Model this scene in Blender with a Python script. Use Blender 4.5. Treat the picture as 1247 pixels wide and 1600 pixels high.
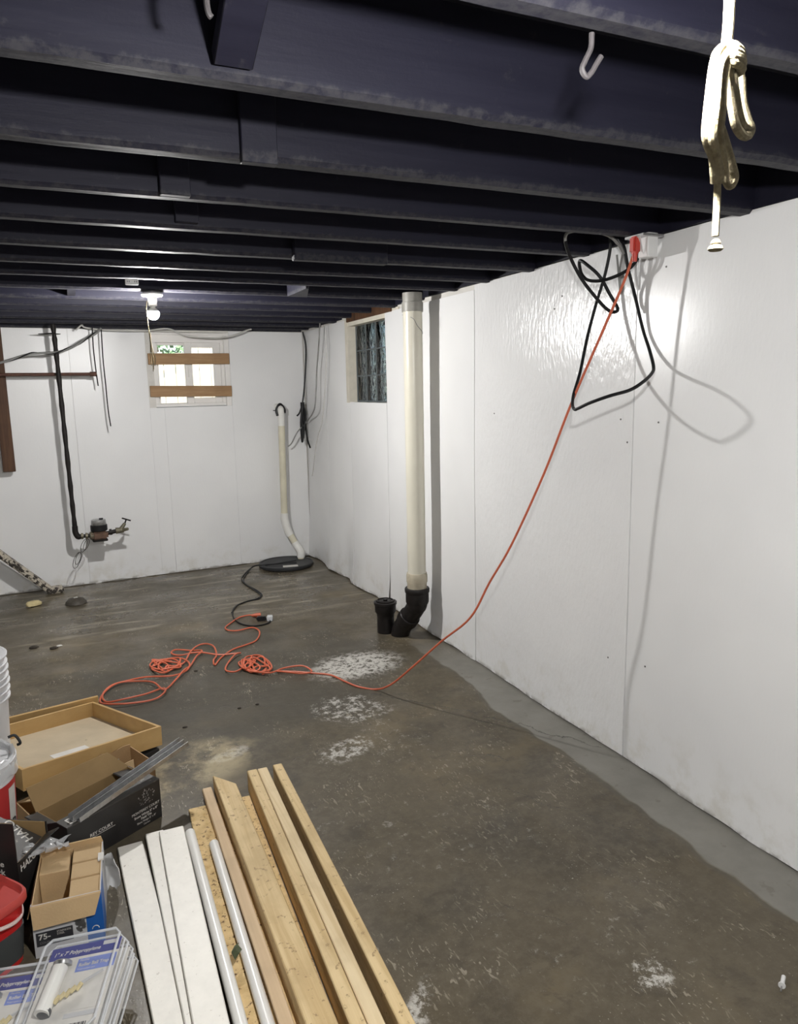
# Basement room with black-painted joists, white wall panels, lumber and boxes on a concrete floor.
import bpy, bmesh, math, random
from mathutils import Matrix, Vector, noise as mnoise
for o in list(bpy.data.objects): bpy.data.objects.remove(o)
S = bpy.context.scene
COL = S.collection
R = math.radians
rnd = random.Random(7)

# ---------------------------------------------------------------- camera
XR = 2.0366      # plane of the right wall
PHI = 0.055    # the back wall is a little out of square
YB = 6.6184      # back right corner
HC = 2.10                      # underside of the joists
cam_d = bpy.data.cameras.new('camera'); cam = bpy.data.objects.new('camera', cam_d); COL.objects.link(cam)
cam_d.sensor_fit = 'HORIZONTAL'; cam_d.sensor_width = 36.0; cam_d.lens = 32.992
cam_d.clip_start = 0.02
_r, _u, _f = [(0.911222, -0.411419, -0.020223), (0.087602, 0.145584, 0.98546), (0.402493, 0.899744, -0.168701)]
cam.matrix_world = Matrix(((_r[0], _u[0], -_f[0], 0), (_r[1], _u[1], -_f[1], 0), (_r[2], _u[2], -_f[2], 1.582), (0, 0, 0, 1)))
S.camera = cam

# ---------------------------------------------------------------- daylight, exposure
w = bpy.data.worlds.new('World'); S.world = w; w.use_nodes = True
wn = w.node_tree.nodes; wl = w.node_tree.links
sky = wn.new('ShaderNodeTexSky'); sky.sky_type = 'NISHITA'; sky.sun_disc = False; sky.sun_elevation = R(48); sky.sun_rotation = R(200)
wn['Background'].inputs['Strength'].default_value = 0.25
wl.new(sky.outputs[0], wn['Background'].inputs[0])
sd = bpy.data.lights.new('sun', 'SUN'); sd.energy = 8.5; sd.angle = R(1); sd.color = (1, .95, .85)
sun = bpy.data.objects.new('sun', sd); COL.objects.link(sun); sun.rotation_euler = (R(42), 0, R(-14))
FAR_BULB = (0.463, 4.155, 1.988); NEAR_BULB = (0.42, 0.47, 1.925)
FAR_POWER = 1300.0; NEAR_POWER = 1200.0
vs = S.view_settings; vs.view_transform = 'Standard'; vs.look = 'None'; vs.gamma = 1.0; vs.use_curve_mapping = False; vs.exposure = 0.17

# ---------------------------------------------------------------- helpers
def frame(loc=(0, 0, 0), yaw=0, tx=0, ty=0):
    return Matrix.Translation(loc) @ Matrix.Rotation(yaw, 4, 'Z') @ Matrix.Rotation(ty, 4, 'Y') @ Matrix.Rotation(tx, 4, 'X')

def smooth_path(pts, n=6, closed=False):
    P = [Vector(p) for p in pts]; out = []; N = len(P)
    for i in range(N if closed else N - 1):
        p0 = P[(i - 1) % N] if closed or i > 0 else P[0] * 2 - P[1]
        p1 = P[i]; p2 = P[(i + 1) % N]
        p3 = P[(i + 2) % N] if closed or i + 2 < N else P[-1] * 2 - P[-2]
        for k in range(n):
            t = k / n
            out.append(0.5 * ((2 * p1) + (p2 - p0) * t + (2 * p0 - 5 * p1 + 4 * p2 - p3) * t * t + (3 * p1 - p0 - 3 * p2 + p3) * t ** 3))
    if not closed: out.append(P[-1])
    return out

class MB:
    def __init__(s): s.v = []; s.f = []
    def add(s, vs, fs, M=None):
        b = len(s.v)
        for p in vs:
            p = Vector(p); s.v.append(M @ p if M is not None else p)
        s.f += [tuple(b + i for i in f) for f in fs]; return s
    def hexa(s, q, M=None):      # 4 bottom points counter-clockwise, 4 top points
        return s.add(q, [(3, 2, 1, 0), (4, 5, 6, 7), (0, 1, 5, 4), (1, 2, 6, 5), (2, 3, 7, 6), (3, 0, 4, 7)], M)
    def box(s, c, d, M=None):
        x, y, z = c; a, b, h = d[0] / 2, d[1] / 2, d[2] / 2
        return s.hexa([(x - a, y - b, z - h), (x + a, y - b, z - h), (x + a, y + b, z - h), (x - a, y + b, z - h),
                       (x - a, y - b, z + h), (x + a, y - b, z + h), (x + a, y + b, z + h), (x - a, y + b, z + h)], M)
    def bb(s, lo, hi, M=None):
        return s.box([(a + b) / 2 for a, b in zip(lo, hi)], [b - a for a, b in zip(lo, hi)], M)
    def bar(s, a, b, wd, ht, up=(0, 0, 1)):     # rectangular bar from a to b, a and b on its axis
        a = Vector(a); b = Vector(b); d = (b - a).normalized(); sd = d.cross(Vector(up)).normalized(); u = sd.cross(d)
        q = []
        for p in (a, b):
            q.append([p - sd * wd / 2 - u * ht / 2, p + sd * wd / 2 - u * ht / 2, p + sd * wd / 2 + u * ht / 2, p - sd * wd / 2 + u * ht / 2])
        return s.add(q[0] + q[1], [(0, 1, 2, 3), (7, 6, 5, 4), (0, 4, 5, 1), (1, 5, 6, 2), (2, 6, 7, 3), (3, 7, 4, 0)])
    def tube(s, pts, r, n=8, closed=False, caps=True):
        P = [Vector(p) for p in pts]; N = len(P); b = len(s.v)
        d0 = (P[1] - P[0]).normalized(); ref = Vector((0, 0, 1)) if abs(d0.z) < .9 else Vector((1, 0, 0))
        u = d0.cross(ref).normalized()
        for i in range(N):
            if closed: d = P[(i + 1) % N] - P[i - 1]
            else: d = P[min(i + 1, N - 1)] - P[max(i - 1, 0)]
            d = d.normalized() if d.length > 1e-9 else d0
            u = (u - d * u.dot(d)); u = u.normalized() if u.length > 1e-6 else d.orthogonal().normalized()
            w_ = d.cross(u); rr = r[i] if isinstance(r, (list, tuple)) else r
            for k in range(n):
                a = 2 * math.pi * k / n; s.v.append(P[i] + (u * math.cos(a) + w_ * math.sin(a)) * rr)
        for i in range(N if closed else N - 1):
            j = (i + 1) % N
            for k in range(n):
                l = (k + 1) % n; s.f.append((b + i * n + k, b + i * n + l, b + j * n + l, b + j * n + k))
        if caps and not closed:
            s.f.append(tuple(b + k for k in reversed(range(n)))); s.f.append(tuple(b + (N - 1) * n + k for k in range(n)))
        return s
    def lathe(s, prof, n=24, M=None, square=0.0):   # profile of (radius, z); square > 0 gives a rounded square plan
        vs = []; fs = []
        for r, z in prof:
            for k in range(n):
                a = 2 * math.pi * k / n; c, q = math.cos(a), math.sin(a); m = 1.0
                if square: m = (abs(c) ** square + abs(q) ** square) ** (-1 / square)
                vs.append((r * c * m, r * q * m, z))
        for i in range(len(prof) - 1):
            for k in range(n):
                l = (k + 1) % n; fs.append((i * n + k, i * n + l, (i + 1) * n + l, (i + 1) * n + k))
        fs.append(tuple(reversed(range(n)))); fs.append(tuple((len(prof) - 1) * n + k for k in range(n)))
        return s.add(vs, fs, M)
    def prism(s, poly, z0, z1, M=None):
        n = len(poly); vs = [(x, y, z0) for x, y in poly] + [(x, y, z1) for x, y in poly]
        return s.add(vs, [tuple(reversed(range(n))), tuple(range(n, 2 * n))] + [(i, (i + 1) % n, n + (i + 1) % n, n + i) for i in range(n)], M)
    def sheet(s, fn, nu, nv, th, M=None):      # fn(u, v) -> (point, normal); a thin board with a curved face
        vs = []; n = (nu + 1) * (nv + 1)
        front = []; back = []
        for j in range(nv + 1):
            for i in range(nu + 1):
                p, nn = fn(i / nu, j / nv); p = Vector(p); front.append(p); back.append(p - Vector(nn) * th)
        vs = front + back; fs = []; w_ = nu + 1
        for j in range(nv):
            for i in range(nu):
                a = j * w_ + i; fs.append((a, a + 1, a + 1 + w_, a + w_)); fs.append((n + a + w_, n + a + 1 + w_, n + a + 1, n + a))
        for i in range(nu):
            fs.append((n + i, n + i + 1, i + 1, i)); a = nv * w_ + i; fs.append((a, a + 1, n + a + 1, n + a))
        for j in range(nv):
            a = j * w_; fs.append((a, a + w_, n + a + w_, n + a)); a += nu; fs.append((n + a, n + a + w_, a + w_, a))
        return s.add(vs, fs, M)
    def build(s, name, mat, parent=None, world=False, bevel=0, seg=1, smooth=True, angle=38):
        me = bpy.data.meshes.new(name)
        vs = s.v
        if world and parent is not None:
            inv = MW[parent.name].inverted(); vs = [inv @ p for p in vs]
        me.from_pydata([tuple(p) for p in vs], [], s.f)
        bm = bmesh.new(); bm.from_mesh(me)
        bmesh.ops.recalc_face_normals(bm, faces=bm.faces)
        if bevel: bmesh.ops.bevel(bm, geom=[e for e in bm.edges if e.is_manifold and e.calc_face_angle(0) > .5], offset=bevel, segments=seg, affect='EDGES', clamp_overlap=True)
        bm.to_mesh(me); bm.free()
        me.materials.append(mat)
        if smooth: me.shade_smooth(); me.set_sharp_from_angle(angle=R(angle))
        o = bpy.data.objects.new(name, me); COL.objects.link(o)
        if parent is not None: o.parent = parent; MW[o.name] = MW[parent.name]
        else: MW[o.name] = Matrix.Identity(4)
        return o
MW = {}
def tag(o, label, cat, group=None):
    o['label'] = label; o['category'] = cat
    if group: o['group'] = group
    return o
def thing(name, label, cat, loc=(0, 0, 0), yaw=0, tx=0, ty=0, group=None):
    o = bpy.data.objects.new(name, None); COL.objects.link(o); o.empty_display_size = .05
    M = frame(loc, yaw, tx, ty); o.matrix_world = M; MW[o.name] = M
    return tag(o, label, cat, group)
def one(mb, name, mat, label, cat, loc=None, group=None, **k):   # a thing that is a single mesh given in world space
    if loc is not None:
        mb.v = [p - Vector(loc) for p in mb.v]
    o = mb.build(name, mat, None, **k)
    if loc is not None: o.location = loc
    return tag(o, label, cat, group)
def struct(o): o['kind'] = 'structure'; return o
def copy_tree(o, parent=None):
    c = o.copy(); COL.objects.link(c); MW[c.name] = MW.get(o.name, Matrix.Identity(4))
    if parent is not None: c.parent = parent
    for ch in list(o.children): copy_tree(ch, c)
    return c
def piece(src, name, parent, loc=None):      # another piece that shares its mesh
    o = bpy.data.objects.new(name, src.data); COL.objects.link(o); o.parent = parent; MW[o.name] = MW[parent.name]
    if loc is not None: o.location = loc
    return o
def text(name, body, size, M, mat, parent, align='LEFT', bold=0.0, wrap=None, shear=0.0):
    cu = bpy.data.curves.new(name, 'FONT'); cu.body = body; cu.size = size; cu.align_x = align; cu.offset = bold; cu.shear = shear; cu.resolution_u = 3
    t = bpy.data.objects.new(name + '_tmp', cu); COL.objects.link(t)
    dg = bpy.context.evaluated_depsgraph_get(); me = bpy.data.meshes.new_from_object(t.evaluated_get(dg))
    bpy.data.objects.remove(t)
    for vtx in me.vertices:
        p = vtx.co
        if wrap: a = wrap[1] + p.x / wrap[0]; vtx.co = Vector((wrap[0] * math.cos(a), wrap[0] * math.sin(a), wrap[2] + p.y))
        else: vtx.co = M @ p
    me.name = name; me.materials.clear(); me.materials.append(mat)
    o = bpy.data.objects.new(name, me); COL.objects.link(o); o.parent = parent; MW[o.name] = MW[parent.name]
    return o

# ---------------------------------------------------------------- materials
class NT:
    def __init__(s, name):
        m = bpy.data.materials.new(name); m.use_nodes = True; s.m = m; s.n = m.node_tree.nodes; s.l = m.node_tree.links
        s.b = s.n['Principled BSDF']; s.tc = s.n.new('ShaderNodeTexCoord')
    def put(s, sock, v):
        if isinstance(v, bpy.types.NodeSocket): s.l.new(v, sock)
        else: sock.default_value = v
    def node(s, t, **inp):
        nd = s.n.new(t)
        for k, v in inp.items(): s.put(nd.inputs[k], v)
        return nd
    def math(s, op, a, b=0.0, c=None, clamp=False):
        nd = s.n.new('ShaderNodeMath'); nd.operation = op; nd.use_clamp = clamp; s.put(nd.inputs[0], a); s.put(nd.inputs[1], b)
        if c is not None: s.put(nd.inputs[2], c)
        return nd.outputs[0]
    def map(s, vec=None, scale=(1, 1, 1), loc=(0, 0, 0), rot=(0, 0, 0)):
        nd = s.n.new('ShaderNodeMapping'); s.put(nd.inputs[0], vec if vec is not None else s.tc.outputs['Object'])
        nd.inputs['Scale'].default_value = scale; nd.inputs['Location'].default_value = loc; nd.inputs['Rotation'].default_value = rot
        return nd.outputs[0]
    def noise(s, scale=5, detail=4, vec=None, rough=.55, dist=0.0):
        nd = s.n.new('ShaderNodeTexNoise'); s.put(nd.inputs['Vector'], vec if vec is not None else s.tc.outputs['Object'])
        nd.inputs['Scale'].default_value = scale; nd.inputs['Detail'].default_value = detail; nd.inputs['Roughness'].default_value = rough; nd.inputs['Distortion'].default_value = dist
        return nd.outputs[0]
    def vor(s, scale=5, vec=None, feat='F1', rnd_=1.0):
        nd = s.n.new('ShaderNodeTexVoronoi'); nd.feature = feat; s.put(nd.inputs['Vector'], vec if vec is not None else s.tc.outputs['Object']); nd.inputs['Scale'].default_value = scale
        nd.inputs['Randomness'].default_value = rnd_
        return nd.outputs[0]
    def step(s, v, a, b):
        nd = s.n.new('ShaderNodeMapRange'); nd.interpolation_type = 'SMOOTHSTEP'; s.put(nd.inputs[0], v); nd.inputs[1].default_value = a; nd.inputs[2].default_value = b
        return nd.outputs[0]
    def rng(s, v, a, b, c, d):
        nd = s.n.new('ShaderNodeMapRange'); s.put(nd.inputs[0], v)
        for i, x in enumerate((a, b, c, d)): nd.inputs[1 + i].default_value = x
        return nd.outputs[0]
    def mix(s, f, a, b, blend='MIX'):
        nd = s.n.new('ShaderNodeMix'); nd.data_type = 'RGBA'; nd.blend_type = blend
        s.put(nd.inputs[0], f)
        for sk, v in ((nd.inputs[6], a), (nd.inputs[7], b)):
            s.put(sk, (*v, 1) if isinstance(v, tuple) and len(v) == 3 else v)
        return nd.outputs[2]
    def bump(s, h, strength=.3, dist=.01):
        nd = s.n.new('ShaderNodeBump'); s.put(nd.inputs['Height'], h); nd.inputs['Strength'].default_value = strength; nd.inputs['Distance'].default_value = dist
        s.l.new(nd.outputs[0], s.b.inputs['Normal'])
    def set(s, **k):
        for a, v in k.items():
            sk = s.b.inputs[a.replace('_', ' ')]
            s.put(sk, (*v, 1) if isinstance(v, tuple) and len(v) == 3 else v)
        return s.m
def plain(name, col, rough=.5, var=.12, scale=14, bump=0.0, bscale=120, metal=0.0, spec=.5, dirt=None, dirt_amt=.0, **extra):
    t = NT(name); n = t.noise(scale, 4)
    c = t.mix(t.rng(n, .3, .7, 0, 1), tuple(x * (1 - var) for x in col), tuple(min(1, x * (1 + var)) for x in col))
    if dirt: c = t.mix(t.math('MULTIPLY', t.step(t.noise(scale * 2.3, 6, rough=.7), .62 - dirt_amt, .75 - dirt_amt), .85), c, dirt)
    t.set(Base_Color=c, Roughness=rough, Metallic=metal, **extra); t.b.inputs['Specular IOR Level'].default_value = spec
    if bump: t.bump(t.noise(bscale, 3), bump, .004)
    return t.m
def wood(name, c1, c2, stretch=(40, 1.6, 40), rough=.6, knots=True, spots=None):
    t = NT(name); v = t.map(scale=stretch); n = t.noise(1.0, 5, v, .6, .6); n2 = t.noise(2.2, 3, t.map(scale=(3, 3, 3)))
    c = t.mix(t.step(n, .3, .72), c1, c2)
    c = t.mix(t.math('MULTIPLY', t.step(n2, .45, .7), .35), c, tuple(x * .72 for x in c1))
    if knots:
        k = t.step(t.vor(1.0, t.map(scale=tuple(q * .22 for q in stretch))), .16, .08)
        c = t.mix(t.math('MULTIPLY', k, .75), c, tuple(x * .32 for x in c1))
    if spots: c = t.mix(t.math('MULTIPLY', t.step(t.noise(48, 4, rough=.65), .60, .68), .8), c, spots)
    t.set(Base_Color=c, Roughness=rough); t.b.inputs['Specular IOR Level'].default_value = .3; t.bump(n, .25, .002)
    return t.m

def wall_paint(name, bscale, bstr, rough):
    t = NT(name); big = t.noise(1.1, 3); c = t.mix(t.rng(big, .35, .65, 0, 1), (.74, .74, .74), (.80, .80, .795))
    low = t.n.new('ShaderNodeSeparateXYZ'); t.l.new(t.tc.outputs['Object'], low.inputs[0])
    grime = t.math('MULTIPLY', t.step(low.outputs[2], .34, .0), t.step(t.noise(7, 5, rough=.65), .46, .72))
    c = t.mix(t.math('MULTIPLY', grime, .40), c, (.50, .46, .36))
    edge = t.math('MULTIPLY', t.step(low.outputs[2], .035, .0), t.step(t.noise(16, 4), .42, .6))
    c = t.mix(t.math('MULTIPLY', edge, .8), c, (.16, .14, .11))
    t.set(Base_Color=c, Roughness=rough); t.b.inputs['Specular IOR Level'].default_value = .5
    h = t.math('ADD', t.noise(bscale, 3, t.map(scale=(1, 1, .35))), t.math('MULTIPLY', t.noise(5, 2), 1.2))
    t.bump(h, bstr, .004)
    return t.m
M_WALL = wall_paint('white_wall_paint', 90, .10, .34)
M_WALL_ROUGH = wall_paint('white_wall_paint_brushed', 60, .75, .24)
M_WALL_SMOOTH = wall_paint('white_wall_paint_smooth', 90, .12, .29)
M_PLASTER = plain('painted_masonry', (.62, .60, .56), .8, .1, 9, .4, 60)

def concrete():
    t = NT('damp_concrete'); xyz = t.n.new('ShaderNodeSeparateXYZ'); t.l.new(t.tc.outputs['Object'], xyz.inputs[0]); X, Y = xyz.outputs[0], xyz.outputs[1]
    big = t.noise(1.3, 5, rough=.6); mid = t.noise(5, 6, rough=.65); fine = t.noise(38, 5, rough=.7)
    c = t.mix(t.rng(big, .33, .67, 0, 1), (.064, .052, .034), (.104, .086, .058))
    c = t.mix(t.math('MULTIPLY', t.step(mid, .42, .62), .55), c, (.102, .084, .055))
    c = t.mix(t.math('MULTIPLY', t.step(t.noise(2.1, 4, t.map(loc=(7, 3, 0))), .52, .68), .55), c, (.175, .138, .080))    # tan stains
    c = t.mix(t.math('MULTIPLY', t.step(t.noise(1.7, 5, t.map(loc=(2, 9, 0))), .54, .68), .55), c, (.052, .046, .036))  # damp darker areas
    c = t.mix(t.math('MULTIPLY', t.step(t.noise(24, 6, t.map(loc=(4, 4, 0)), .75), .40, .64), .5), c, (.135, .113, .078))
    c = t.mix(t.math('MULTIPLY', t.step(t.noise(9, 6, t.map(loc=(8, 2, 0)), .72, .4), .54, .66), .45), c, (.048, .040, .029))
    wet = t.step(t.math('ADD', t.math('MULTIPLY', t.math('ADD', t.math('POWER', t.math('DIVIDE', t.math('SUBTRACT', X, .75), 1.0), 2.0), t.math('POWER', t.math('DIVIDE', t.math('SUBTRACT', Y, 3.95), .95), 2.0)), 1.0), t.math('MULTIPLY', t.math('SUBTRACT', t.noise(2.4, 5, t.map(loc=(6, 6, 0)), .6), .5), 1.6)), 1.15, .45)
    c = t.mix(t.math('MULTIPLY', wet, .62), c, (.044, .040, .032))   # large damp patch
    # pale scuffs and trowel marks
    sc = t.math('MULTIPLY', t.step(t.noise(60, 2, t.map(scale=(1, .35, 1), rot=(0, 0, .5)), .5, 1.6), .60, .68), t.step(t.noise(3.3, 4, t.map(loc=(1, 4, 0))), .48, .62))
    c = t.mix(t.math('MULTIPLY', sc, .55), c, (.38, .34, .265))
    sc2 = t.math('MULTIPLY', t.step(t.noise(120, 2, rough=.6), .66, .72), t.step(t.noise(4.3, 4, t.map(loc=(5, 4, 0))), .50, .62))
    c = t.mix(t.math('MULTIPLY', sc2, .8), c, (.50, .47, .41))
    def ell(cx, cy, rx, ry, rot=0.0):
        dx = t.math('SUBTRACT', X, cx); dy = t.math('SUBTRACT', Y, cy); cr, sr = math.cos(rot), math.sin(rot)
        a = t.math('DIVIDE', t.math('ADD', t.math('MULTIPLY', dx, cr), t.math('MULTIPLY', dy, sr)), rx)
        b = t.math('DIVIDE', t.math('ADD', t.math('MULTIPLY', dx, -sr), t.math('MULTIPLY', dy, cr)), ry)
        return t.math('ADD', t.math('MULTIPLY', a, a), t.math('MULTIPLY', b, b))
    # white mineral bloom
    for cx, cy, rx, ry, rot, a, amt in ((1.40, 3.78, .32, .22, .1, .44, .72), (1.17, 3.25, .24, .19, -.6, .50, .62), (1.00, 2.86, .16, .10, .3, .48, .7),
                                        (1.20, 2.85, .25, .35, 0, .57, .45), (1.31, 1.32, .07, .07, 0, .50, .8), (.66, 1.45, .16, .04, .9, .47, .7), (1.15, 2.1, .5, .4, 0, .585, .30), (1.1, 1.55, .45, .35, 0, .595, .32), (1.45, 1.5, .35, .4, 0, .60, .35), (.85, 2.3, .25, .4, 0, .58, .30), (.52, 3.05, .12, .05, .4, .44, .5)):
        e = t.step(ell(cx, cy, rx, ry, rot), 1.25, .15)
        m = t.math('MULTIPLY', t.step(t.math('ADD', t.noise(22, 8, t.map(loc=(cx, cy, 0)), .80), t.math('MULTIPLY', e, .07)), a + .05, a + .15), e)
        c = t.mix(t.math('MULTIPLY', m, amt), c, (.62, .60, .55))
    e = t.step(ell(.30, 3.02, .38, .22, .2), 1.3, .3); c = t.mix(t.math('MULTIPLY', e, t.math('MULTIPLY', t.step(mid, .40, .6), .6)), c, (0.465, 0.388, 0.232))
    # streaks of damp near the back wall
    st = t.math('MULTIPLY', t.step(t.noise(4, 5, t.map(scale=(.45, 2.6, 1), rot=(0, 0, .12)), .6), .52, .64), t.step(Y, 4.6, 5.3))
    c = t.mix(t.math('MULTIPLY', st, .6), c, (0.333, 0.295, 0.225))
    # newer cement along the right wall
    wob = t.math('ADD', t.math('MULTIPLY', t.math('SUBTRACT', t.noise(1.6, 3), .5), .26), t.math('MULTIPLY', t.math('SUBTRACT', t.noise(11, 3), .5), .022))
    edge = t.math('SUBTRACT', t.math('ADD', X, wob), 1.83)
    # it starts south of the drain stack
    strip = t.math('MULTIPLY', t.step(edge, -.006, .012), t.step(Y, 4.2, 3.3))
    cs = t.mix(t.rng(t.noise(6, 6, rough=.6), .3, .7, 0, 1), (.180, .172, .150), (.235, .225, .198))
    cs = t.mix(t.math('MULTIPLY', t.step(t.noise(13, 4), .64, .70), .6), cs, (0.155, 0.139, 0.116))
    c = t.mix(strip, c, cs)
    lip = t.math('MULTIPLY', t.math('MULTIPLY', t.step(edge, -.03, -.004), t.step(edge, .004, -.004)), t.step(Y, 4.2, 3.3))
    c = t.mix(t.math('MULTIPLY', lip, .55), c, (0.093, 0.084, 0.070))
    # cracks
    nx = t.math('MULTIPLY', t.math('SUBTRACT', t.noise(6, 5, t.map(loc=(3, 3, 0)), .65), .5), .16)
    hs = t.math('MULTIPLY', strip, .5)
    for (x0, y0), (x1, y1), wd, k in (((1.30, 3.40), (1.72, 2.90), .0045, .8), ((1.72, 2.90), (2.02, 2.36), .0045, .7), ((1.42, 2.62), (1.62, 2.45), .003, .6), ((1.45, 2.30), (1.75, 1.75), .003, .6),
                                     ((.55, 3.55), (.95, 3.42), .004, .6), ((.75, 2.86), (1.05, 2.95), .004, .55), ((1.05, 1.75), (1.25, 1.55), .003, .5), ((1.55, 4.25), (1.15, 5.4), .004, .5)):
        L = math.hypot(x1 - x0, y1 - y0); ux, uy = (x1 - x0) / L, (y1 - y0) / L
        dx = t.math('SUBTRACT', X, x0); dy = t.math('SUBTRACT', Y, y0)
        al = t.math('ADD', t.math('MULTIPLY', dx, ux), t.math('MULTIPLY', dy, uy))
        pe = t.math('ABSOLUTE', t.math('ADD', t.math('ADD', t.math('MULTIPLY', dx, -uy), t.math('MULTIPLY', dy, ux)), nx))
        m = t.math('MULTIPLY', t.step(pe, wd, wd * .3), t.math('MULTIPLY', t.step(al, 0, .03), t.step(al, L, L - .03)))
        c = t.mix(t.math('MULTIPLY', m, k), c, (0.046, 0.042, 0.034)); hs = t.math('SUBTRACT', hs, m)
    # dark specks
    c = t.mix(t.math('MULTIPLY', t.step(t.vor(5.5), .035, .02), .8), c, (0.046, 0.040, 0.031))
    ro = t.math('SUBTRACT', t.rng(t.noise(2.6, 5, t.map(loc=(9, 1, 0))), .35, .65, .32, .60), t.math('MULTIPLY', t.step(Y, 4.6, 5.6), .14))
    t.set(Base_Color=c, Roughness=ro); t.b.inputs['Specular IOR Level'].default_value = .38
    t.bump(t.math('ADD', t.math('ADD', t.math('MULTIPLY', fine, .25), t.math('MULTIPLY', mid, .9)), hs), .28, .008)
    return t.m
M_FLOOR = concrete()

def black_paint():
    t = NT('black_ceiling_paint'); n = t.noise(1.0, 5, t.map(scale=(2.5, 30, 30)), .6); k = t.noise(26, 5, rough=.7)
    c = t.mix(t.rng(n, .3, .7, 0, 1), (.0066, .0064, .0145), (.011, .0108, .0205))
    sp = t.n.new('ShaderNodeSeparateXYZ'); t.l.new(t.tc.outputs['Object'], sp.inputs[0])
    wear_and_light = t.math('ADD', t.math('MULTIPLY', t.step(t.math('ADD', sp.outputs[2], t.math('MULTIPLY', t.math('SUBTRACT', k, .5), .05)), 2.116, 2.104), .55), t.math('MULTIPLY', t.step(k, .62, .72), .25))  # dusty worn paint, plus light catching the joist undersides put into the colour
    c = t.mix(t.math('MULTIPLY', wear_and_light, t.step(t.noise(45, 5, rough=.7), .30, .62)), c, (.050, .049, .052))
    t.set(Base_Color=c, Roughness=.6); t.b.inputs['Specular IOR Level'].default_value = .25
    t.bump(t.math('ADD', n, t.math('MULTIPLY', k, .5)), .35, .004)
    return t.m
M_BLACK = black_paint()
M_DECK = plain('black_deck_paint', (.0055, .0053, .0125), .7, .2, 6, .2, 60)
M_PVC = plain('white_pvc', (.78, .77, .73), .3, .05, 6)
M_PVC_OLD = plain('cream_pvc', (.66, .62, .48), .35, .10, 5, dirt=(.32, .27, .18), dirt_amt=-.03)
M_STACK = plain('ivory_drain_pipe', (.66, .63, .53), .28, .06, 3, dirt=(.40, .37, .30), dirt_amt=-.02)
M_COUPLING = plain('beige_coupling', (.47, .42, .32), .35, .12, 30, dirt=(.20, .16, .10), dirt_amt=.0)
M_IRON = plain('black_cast_iron', (.011, .009, .0085), .45, .35, 25, .4, 70, spec=.3)
M_IRON_SPLASH = plain('black_cast_iron_splashed', (.012, .010, .0095), .45, .3, 18, .4, 70, spec=.3, dirt=(.55, .52, .46), dirt_amt=-.06)
M_PIPE_BLACK = plain('black_steel_pipe', (.013, .0105, .0095), .55, .4, 20, .4, 60, spec=.25)
M_RUST = plain('rusted_pipe', (.085, .035, .022), .7, .3, 40, .4, 90)
M_BRONZE = plain('dull_bronze', (.14, .085, .06), .45, .2, 30, metal=.5)
M_BRASS = plain('tarnished_brass', (.16, .145, .10), .5, .25, 40, .3, 90, metal=.4)
M_CABLE_BLACK = plain('black_cable', (.010, .010, .011), .45, .2, 30, spec=.25)
M_CABLE_GREY = plain('grey_cable', (.22, .22, .21), .45, .15, 20)
M_CABLE_WHITE = plain('white_cable', (.55, .54, .51), .45, .1, 20)
M_ORANGE = plain('orange_cord_jacket', (.52, .115, .055), .45, .08, 10)
M_REDPLUG = plain('red_plug_rubber', (.52, .05, .035), .45, .1, 20)
M_ROPE = plain('cotton_rope', (.20, .172, .112), .9, .30, 160, .30, 420, spec=.05)
M_BLACKPLASTIC = plain('black_plastic', (.02, .021, .023), .5, .2, 18, dirt=(.07, .065, .055), dirt_amt=.02)
M_WHITEPLASTIC = plain('white_plastic', (.72, .72, .71), .35, .04, 10)
M_PORCELAIN = plain('white_porcelain', (.75, .75, .73), .25, .03, 10)
M_PAINTED_HOOK = plain('greyed_hook_paint', (.055, .050, .052), .5, .15, 60)
M_LUMBER = wood('spruce_lumber', (.53, .375, .18), (.70, .54, .30), spots=(.27, .18, .09))
M_LUMBER_PALE = wood('pale_spruce_lumber', (.60, .45, .25), (.74, .60, .38))
M_LUMBER_PINK = wood('pinkish_strip', (.60, .44, .27), (.70, .53, .34), knots=False)
M_BROWNWOOD = wood('brown_stained_wood', (.060, .027, .013), (.105, .050, .023), stretch=(30, 30, 1.6))
M_BOARD = wood('window_board_wood', (.30, .175, .085), (.40, .25, .13), stretch=(1.8, 30, 30))
def osb():
    t = NT('strand_board'); v = t.vor(42, t.map(scale=(1, .5, 1), rot=(0, 0, .4))); k = t.noise(70, 5, rough=.7); n = t.noise(26, 3)
    c = t.mix(t.step(n, .35, .65), (.50, .33, .13), (.66, .47, .22)); c = t.mix(t.math('MULTIPLY', t.step(v, .1, .5), .3), c, (.74, .58, .33))
    c = t.mix(t.step(k, .56, .63), c, (.13, .07, .03)); t.set(Base_Color=c, Roughness=.8); t.bump(k, .4, .002); return t.m
M_OSB = osb()
M_WHITEBOARD = plain('white_painted_board', (.78, .75, .68), .45, .04, 30, dirt=(.24, .19, .12), dirt_amt=.005)
M_DRAWER = wood('drawer_laminate', (.46, .29, .115), (.53, .35, .15), stretch=(4, 4, 10), knots=False, rough=.5)
M_DRAWER_FLOOR = plain('dusty_drawer_bottom', (.47, .385, .265), .7, .1, 7, dirt=(.25, .20, .13), dirt_amt=-.02)
M_CARD = plain('cardboard', (.40, .255, .125), .8, .1, 8, .2, 150)
M_CARD_PALE = plain('pale_cardboard', (.52, .365, .195), .8, .07, 8, .15, 150)
M_CARD_IN = plain('cardboard_inside', (.27, .175, .075), .85, .12, 8)
M_BLACKCARD = plain('black_printed_card', (.018, .017, .017), .38, .25, 14)
M_DUSTCARD = plain('dusty_black_card', (.05, .046, .042), .5, .2, 10, dirt=(.42, .38, .31), dirt_amt=.03)
M_PRINT = plain('white_print', (.62, .60, .56), .6, .08, 30)
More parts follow.
